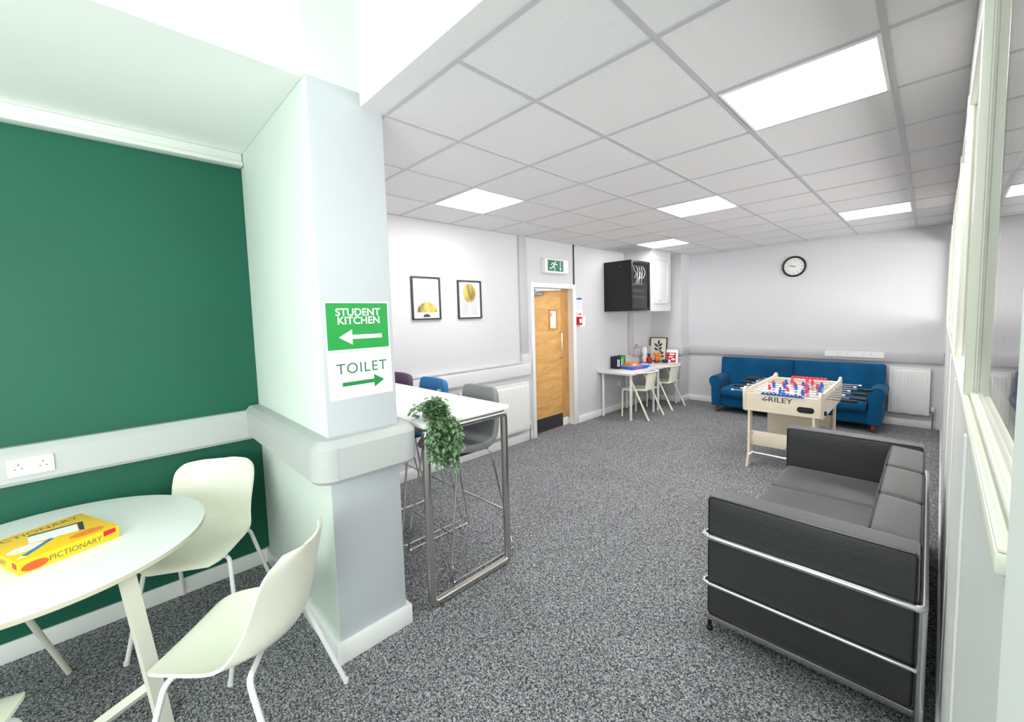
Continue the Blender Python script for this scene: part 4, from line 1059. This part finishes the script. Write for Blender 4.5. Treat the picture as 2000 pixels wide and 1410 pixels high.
for k in range(8):
    y = 0.16+k*(LN-0.32)/7; side = 1 if team[k] == 'b' else -1; sl_ = slide[k]
    m = MB(); m.tube([(-0.47+sl_, 0, 0), (0.47+sl_, 0, 0)] if side > 0 else [(-0.47+sl_, 0, 0), (0.47+sl_, 0, 0)], 0.0075, seg=10)
    rd = m.build('rod', M['chrome'], fo); rd.location = (0, y, 0.775)
    x0 = (0.47+sl_)*side
    m = MB(); m.tube([(x0-0.005*side, 0, 0), (x0+0.02*side, 0, 0), (x0+0.11*side, 0, 0), (x0+0.125*side, 0, 0)], [0.011, 0.015, 0.015, 0.010], seg=12)
    m.build('handle', M['black'], rd)
    x1 = -x0 + 2*sl_ if False else (-0.47*side+sl_)
    m = MB(); m.tube([(x1, 0, 0), (x1-0.025*side, 0, 0)], 0.009, seg=10); m.build('end_cap', M['paper'], rd)
    n = counts[k]
    for i in range(n):
        px = 0.0 if n == 1 else (i-(n-1)/2)*{2: 0.20, 3: 0.17, 5: 0.105}[n]
        o = bpy.data.objects.new('player', PMESH[team[k]]); COL.objects.link(o); o.parent = rd; o.location = (px+sl_*0.8, 0, 0); o.rotation_euler = ((0.2 if i % 2 else -0.15)+0.25*(k % 3), 0, 0)
# folding legs
for fy, sgn in ((0.07, -1), (LN-0.07, 1)):
    for s in (-1, 1):
        P = [(-0.045, 0.66), (0.045, 0.66), (0.045, 0.12), (0.02 if sgn < 0 else 0.10, 0.0), (-0.10 if sgn < 0 else -0.02, 0.0), (-0.10 if sgn < 0 else -0.045, 0.012), (-0.045, 0.15)]
        if sgn > 0: P = [(-0.045, 0.66), (-0.045, 0.12), (-0.02, 0.0), (0.10, 0.0), (0.10, 0.012), (0.045, 0.15), (0.045, 0.66)]
        T = Matrix(((0, 0, 1, s*(HWf-0.045)-0.01), (1, 0, 0, fy), (0, 1, 0, 0), (0, 0, 0, 1)))
        m = MB(); m.prism(P, 0, 0.02, T); m.build('leg', M['maple'], fo)
    m = MB(); m.box(-HWf+0.055, HWf-0.055, fy-0.009, fy+0.009, 0.225, 0.375, bev=0.002); cbd = m.build('cross_board', M['maple'], fo)
    for x in (-HWf+0.07, HWf-0.07):
        for z in (0.25, 0.35): MB().lathe([(0.005, 0), (0.004, 0.002)], (0, 0, 0), 8, FY(x, fy-0.009, z)).build('screw', M['dark'], cbd)
    m = MB(); m.tube([(-HWf+0.055, fy-0.01, 0.135), (HWf-0.055, fy-0.01, 0.135)], 0.014, seg=12); m.build('cross_tube', M['chrome'], fo)
m = MB(); m.tube([(-HWf+0.085, 0.03, 0.155), (-HWf+0.055, -0.02, 0.125)], 0.010, seg=8); m.build('locking_pin', M['paper'], fo)
m = MB(); m.box(-0.245, 0.235, 0.60, 0.615, 0.16, 0.60); m.build('folding_panel', M['maple'], fo)
m = MB(); m.lathe([(0.022, 0), (0.026, 0.012), (0.012, 0.02)], (0, 0, 0), 10, Matrix.Translation((HWf+0.011, 0.22, 0.615)) @ Matrix.Rotation(PI/2, 4, 'Y')); m.build('locking_knob', M['black'], fo)

# ------------------------------------------------------------------ black leather sofa with chrome frame
ls = thing('black_leather_sofa', 'black leather sofa in a chrome tube frame along the glazed partition', 'sofa', (0.0, 2.12, 0))
XF, XBk, LS = -0.765, 0.005, 1.79
m = MB(); m.cushion(XF+0.02, XBk-0.02, 0.135, LS-0.135, 0.10, 0.28, 0.03, (0, 0, 0)); m.build('base_cushion', M['leather'], ls)
for y0 in (0.0, LS-0.135):
    m = MB(); m.cushion(XF, XBk, y0, y0+0.135, 0.085, 0.72, 0.015, (0.004, 0.006, 0.004), n=10); ar = m.build('arm', M['leather'], ls, angle=1.2)
    m = MB()
    for yy in (y0+0.004, y0+0.131):
        m.tube([(XF+0.006, yy, 0.095), (XF+0.006, yy, 0.714), (XBk-0.006, yy, 0.714), (XBk-0.006, yy, 0.095)], 0.0045, seg=6, fillet=0.02, closed=True)
    m.build('piping', M['piping'], ar)
cw = (LS-0.27)/3
for k in range(3):
    y0 = 0.135+cw*k
    m = MB(); m.cushion(XF+0.01, -0.15, y0+0.002, y0+cw-0.002, 0.275, 0.425, 0.028, (0.004, 0, 0.018), n=10); sc = m.build('seat_cushion', M['leather'], ls, angle=1.2)
    TB = Matrix.Translation((-0.10, 0, 0.43)) @ Matrix.Rotation(0.10, 4, 'Y')
    m = MB(); m.cushion(-0.085, 0.085, y0+0.005, y0+cw-0.005, -0.02, 0.275, 0.022, (0.008, 0, 0.008), n=10, m=TB); bc = m.build('back_cushion', M['leather'], ls, angle=1.2)
    m = MB()
    for xx in (-0.081, 0.081):
        m.tube([TB @ Vector((xx, y0+0.010, 0.0)), TB @ Vector((xx, y0+0.010, 0.272)), TB @ Vector((xx, y0+cw-0.010, 0.272)), TB @ Vector((xx, y0+cw-0.010, 0.0))], 0.0045, seg=6, fillet=0.014)
    m.build('piping', M['piping'], bc)
m = MB(); m.box(-0.03, 0.0, 0.13, LS-0.13, 0.10, 0.60, bev=0.01); m.build('back_panel', M['leather'], ls)
e = 0.016
def rail(z, r, name, hook):
    m = MB(); m.tube([(XF+0.03, -e+0.05, z), (XF-e, -e+0.05, z), (XF-e, -e, z), (XBk+e, -e, z), (XBk+e, LS+e, z), (XF-e, LS+e, z), (XF-e, LS+e-0.05, z), (XF+0.03, LS+e-0.05, z)], r, seg=12, fillet=0.022)
    return m.build(name, M['chrome'], ls)
rail(0.515, 0.0150, 'upper_rail', True); rail(0.265, 0.0100, 'lower_rail', True)
m = MB()
m.box(XF, XBk+e, -0.006, 0.006, 0.062, 0.092, bev=0.002); m.box(XF, XBk+e, LS-0.006, LS+0.006, 0.062, 0.092, bev=0.002); m.box(XF, XF+0.012, 0, LS, 0.062, 0.092); m.box(XBk, XBk+0.012, 0, LS, 0.062, 0.092)
m.build('bottom_rail', M['steel'], ls)
for x, y in ((XBk+e, -e), (XBk+e, LS+e)):
    m = MB(); m.tube([(x, y, 0.03), (x, y, 0.515)], 0.0135, seg=12); m.build('rear_post', M['chrome'], ls)
for x in (XF+0.01, XBk+e):
    for y in (0.012, LS-0.012):
        MB().lathe([(0.016, 0), (0.016, 0.012), (0.010, 0.02), (0.010, 0.065)], (x, y, 0), 12).build('foot', M['black'], ls)
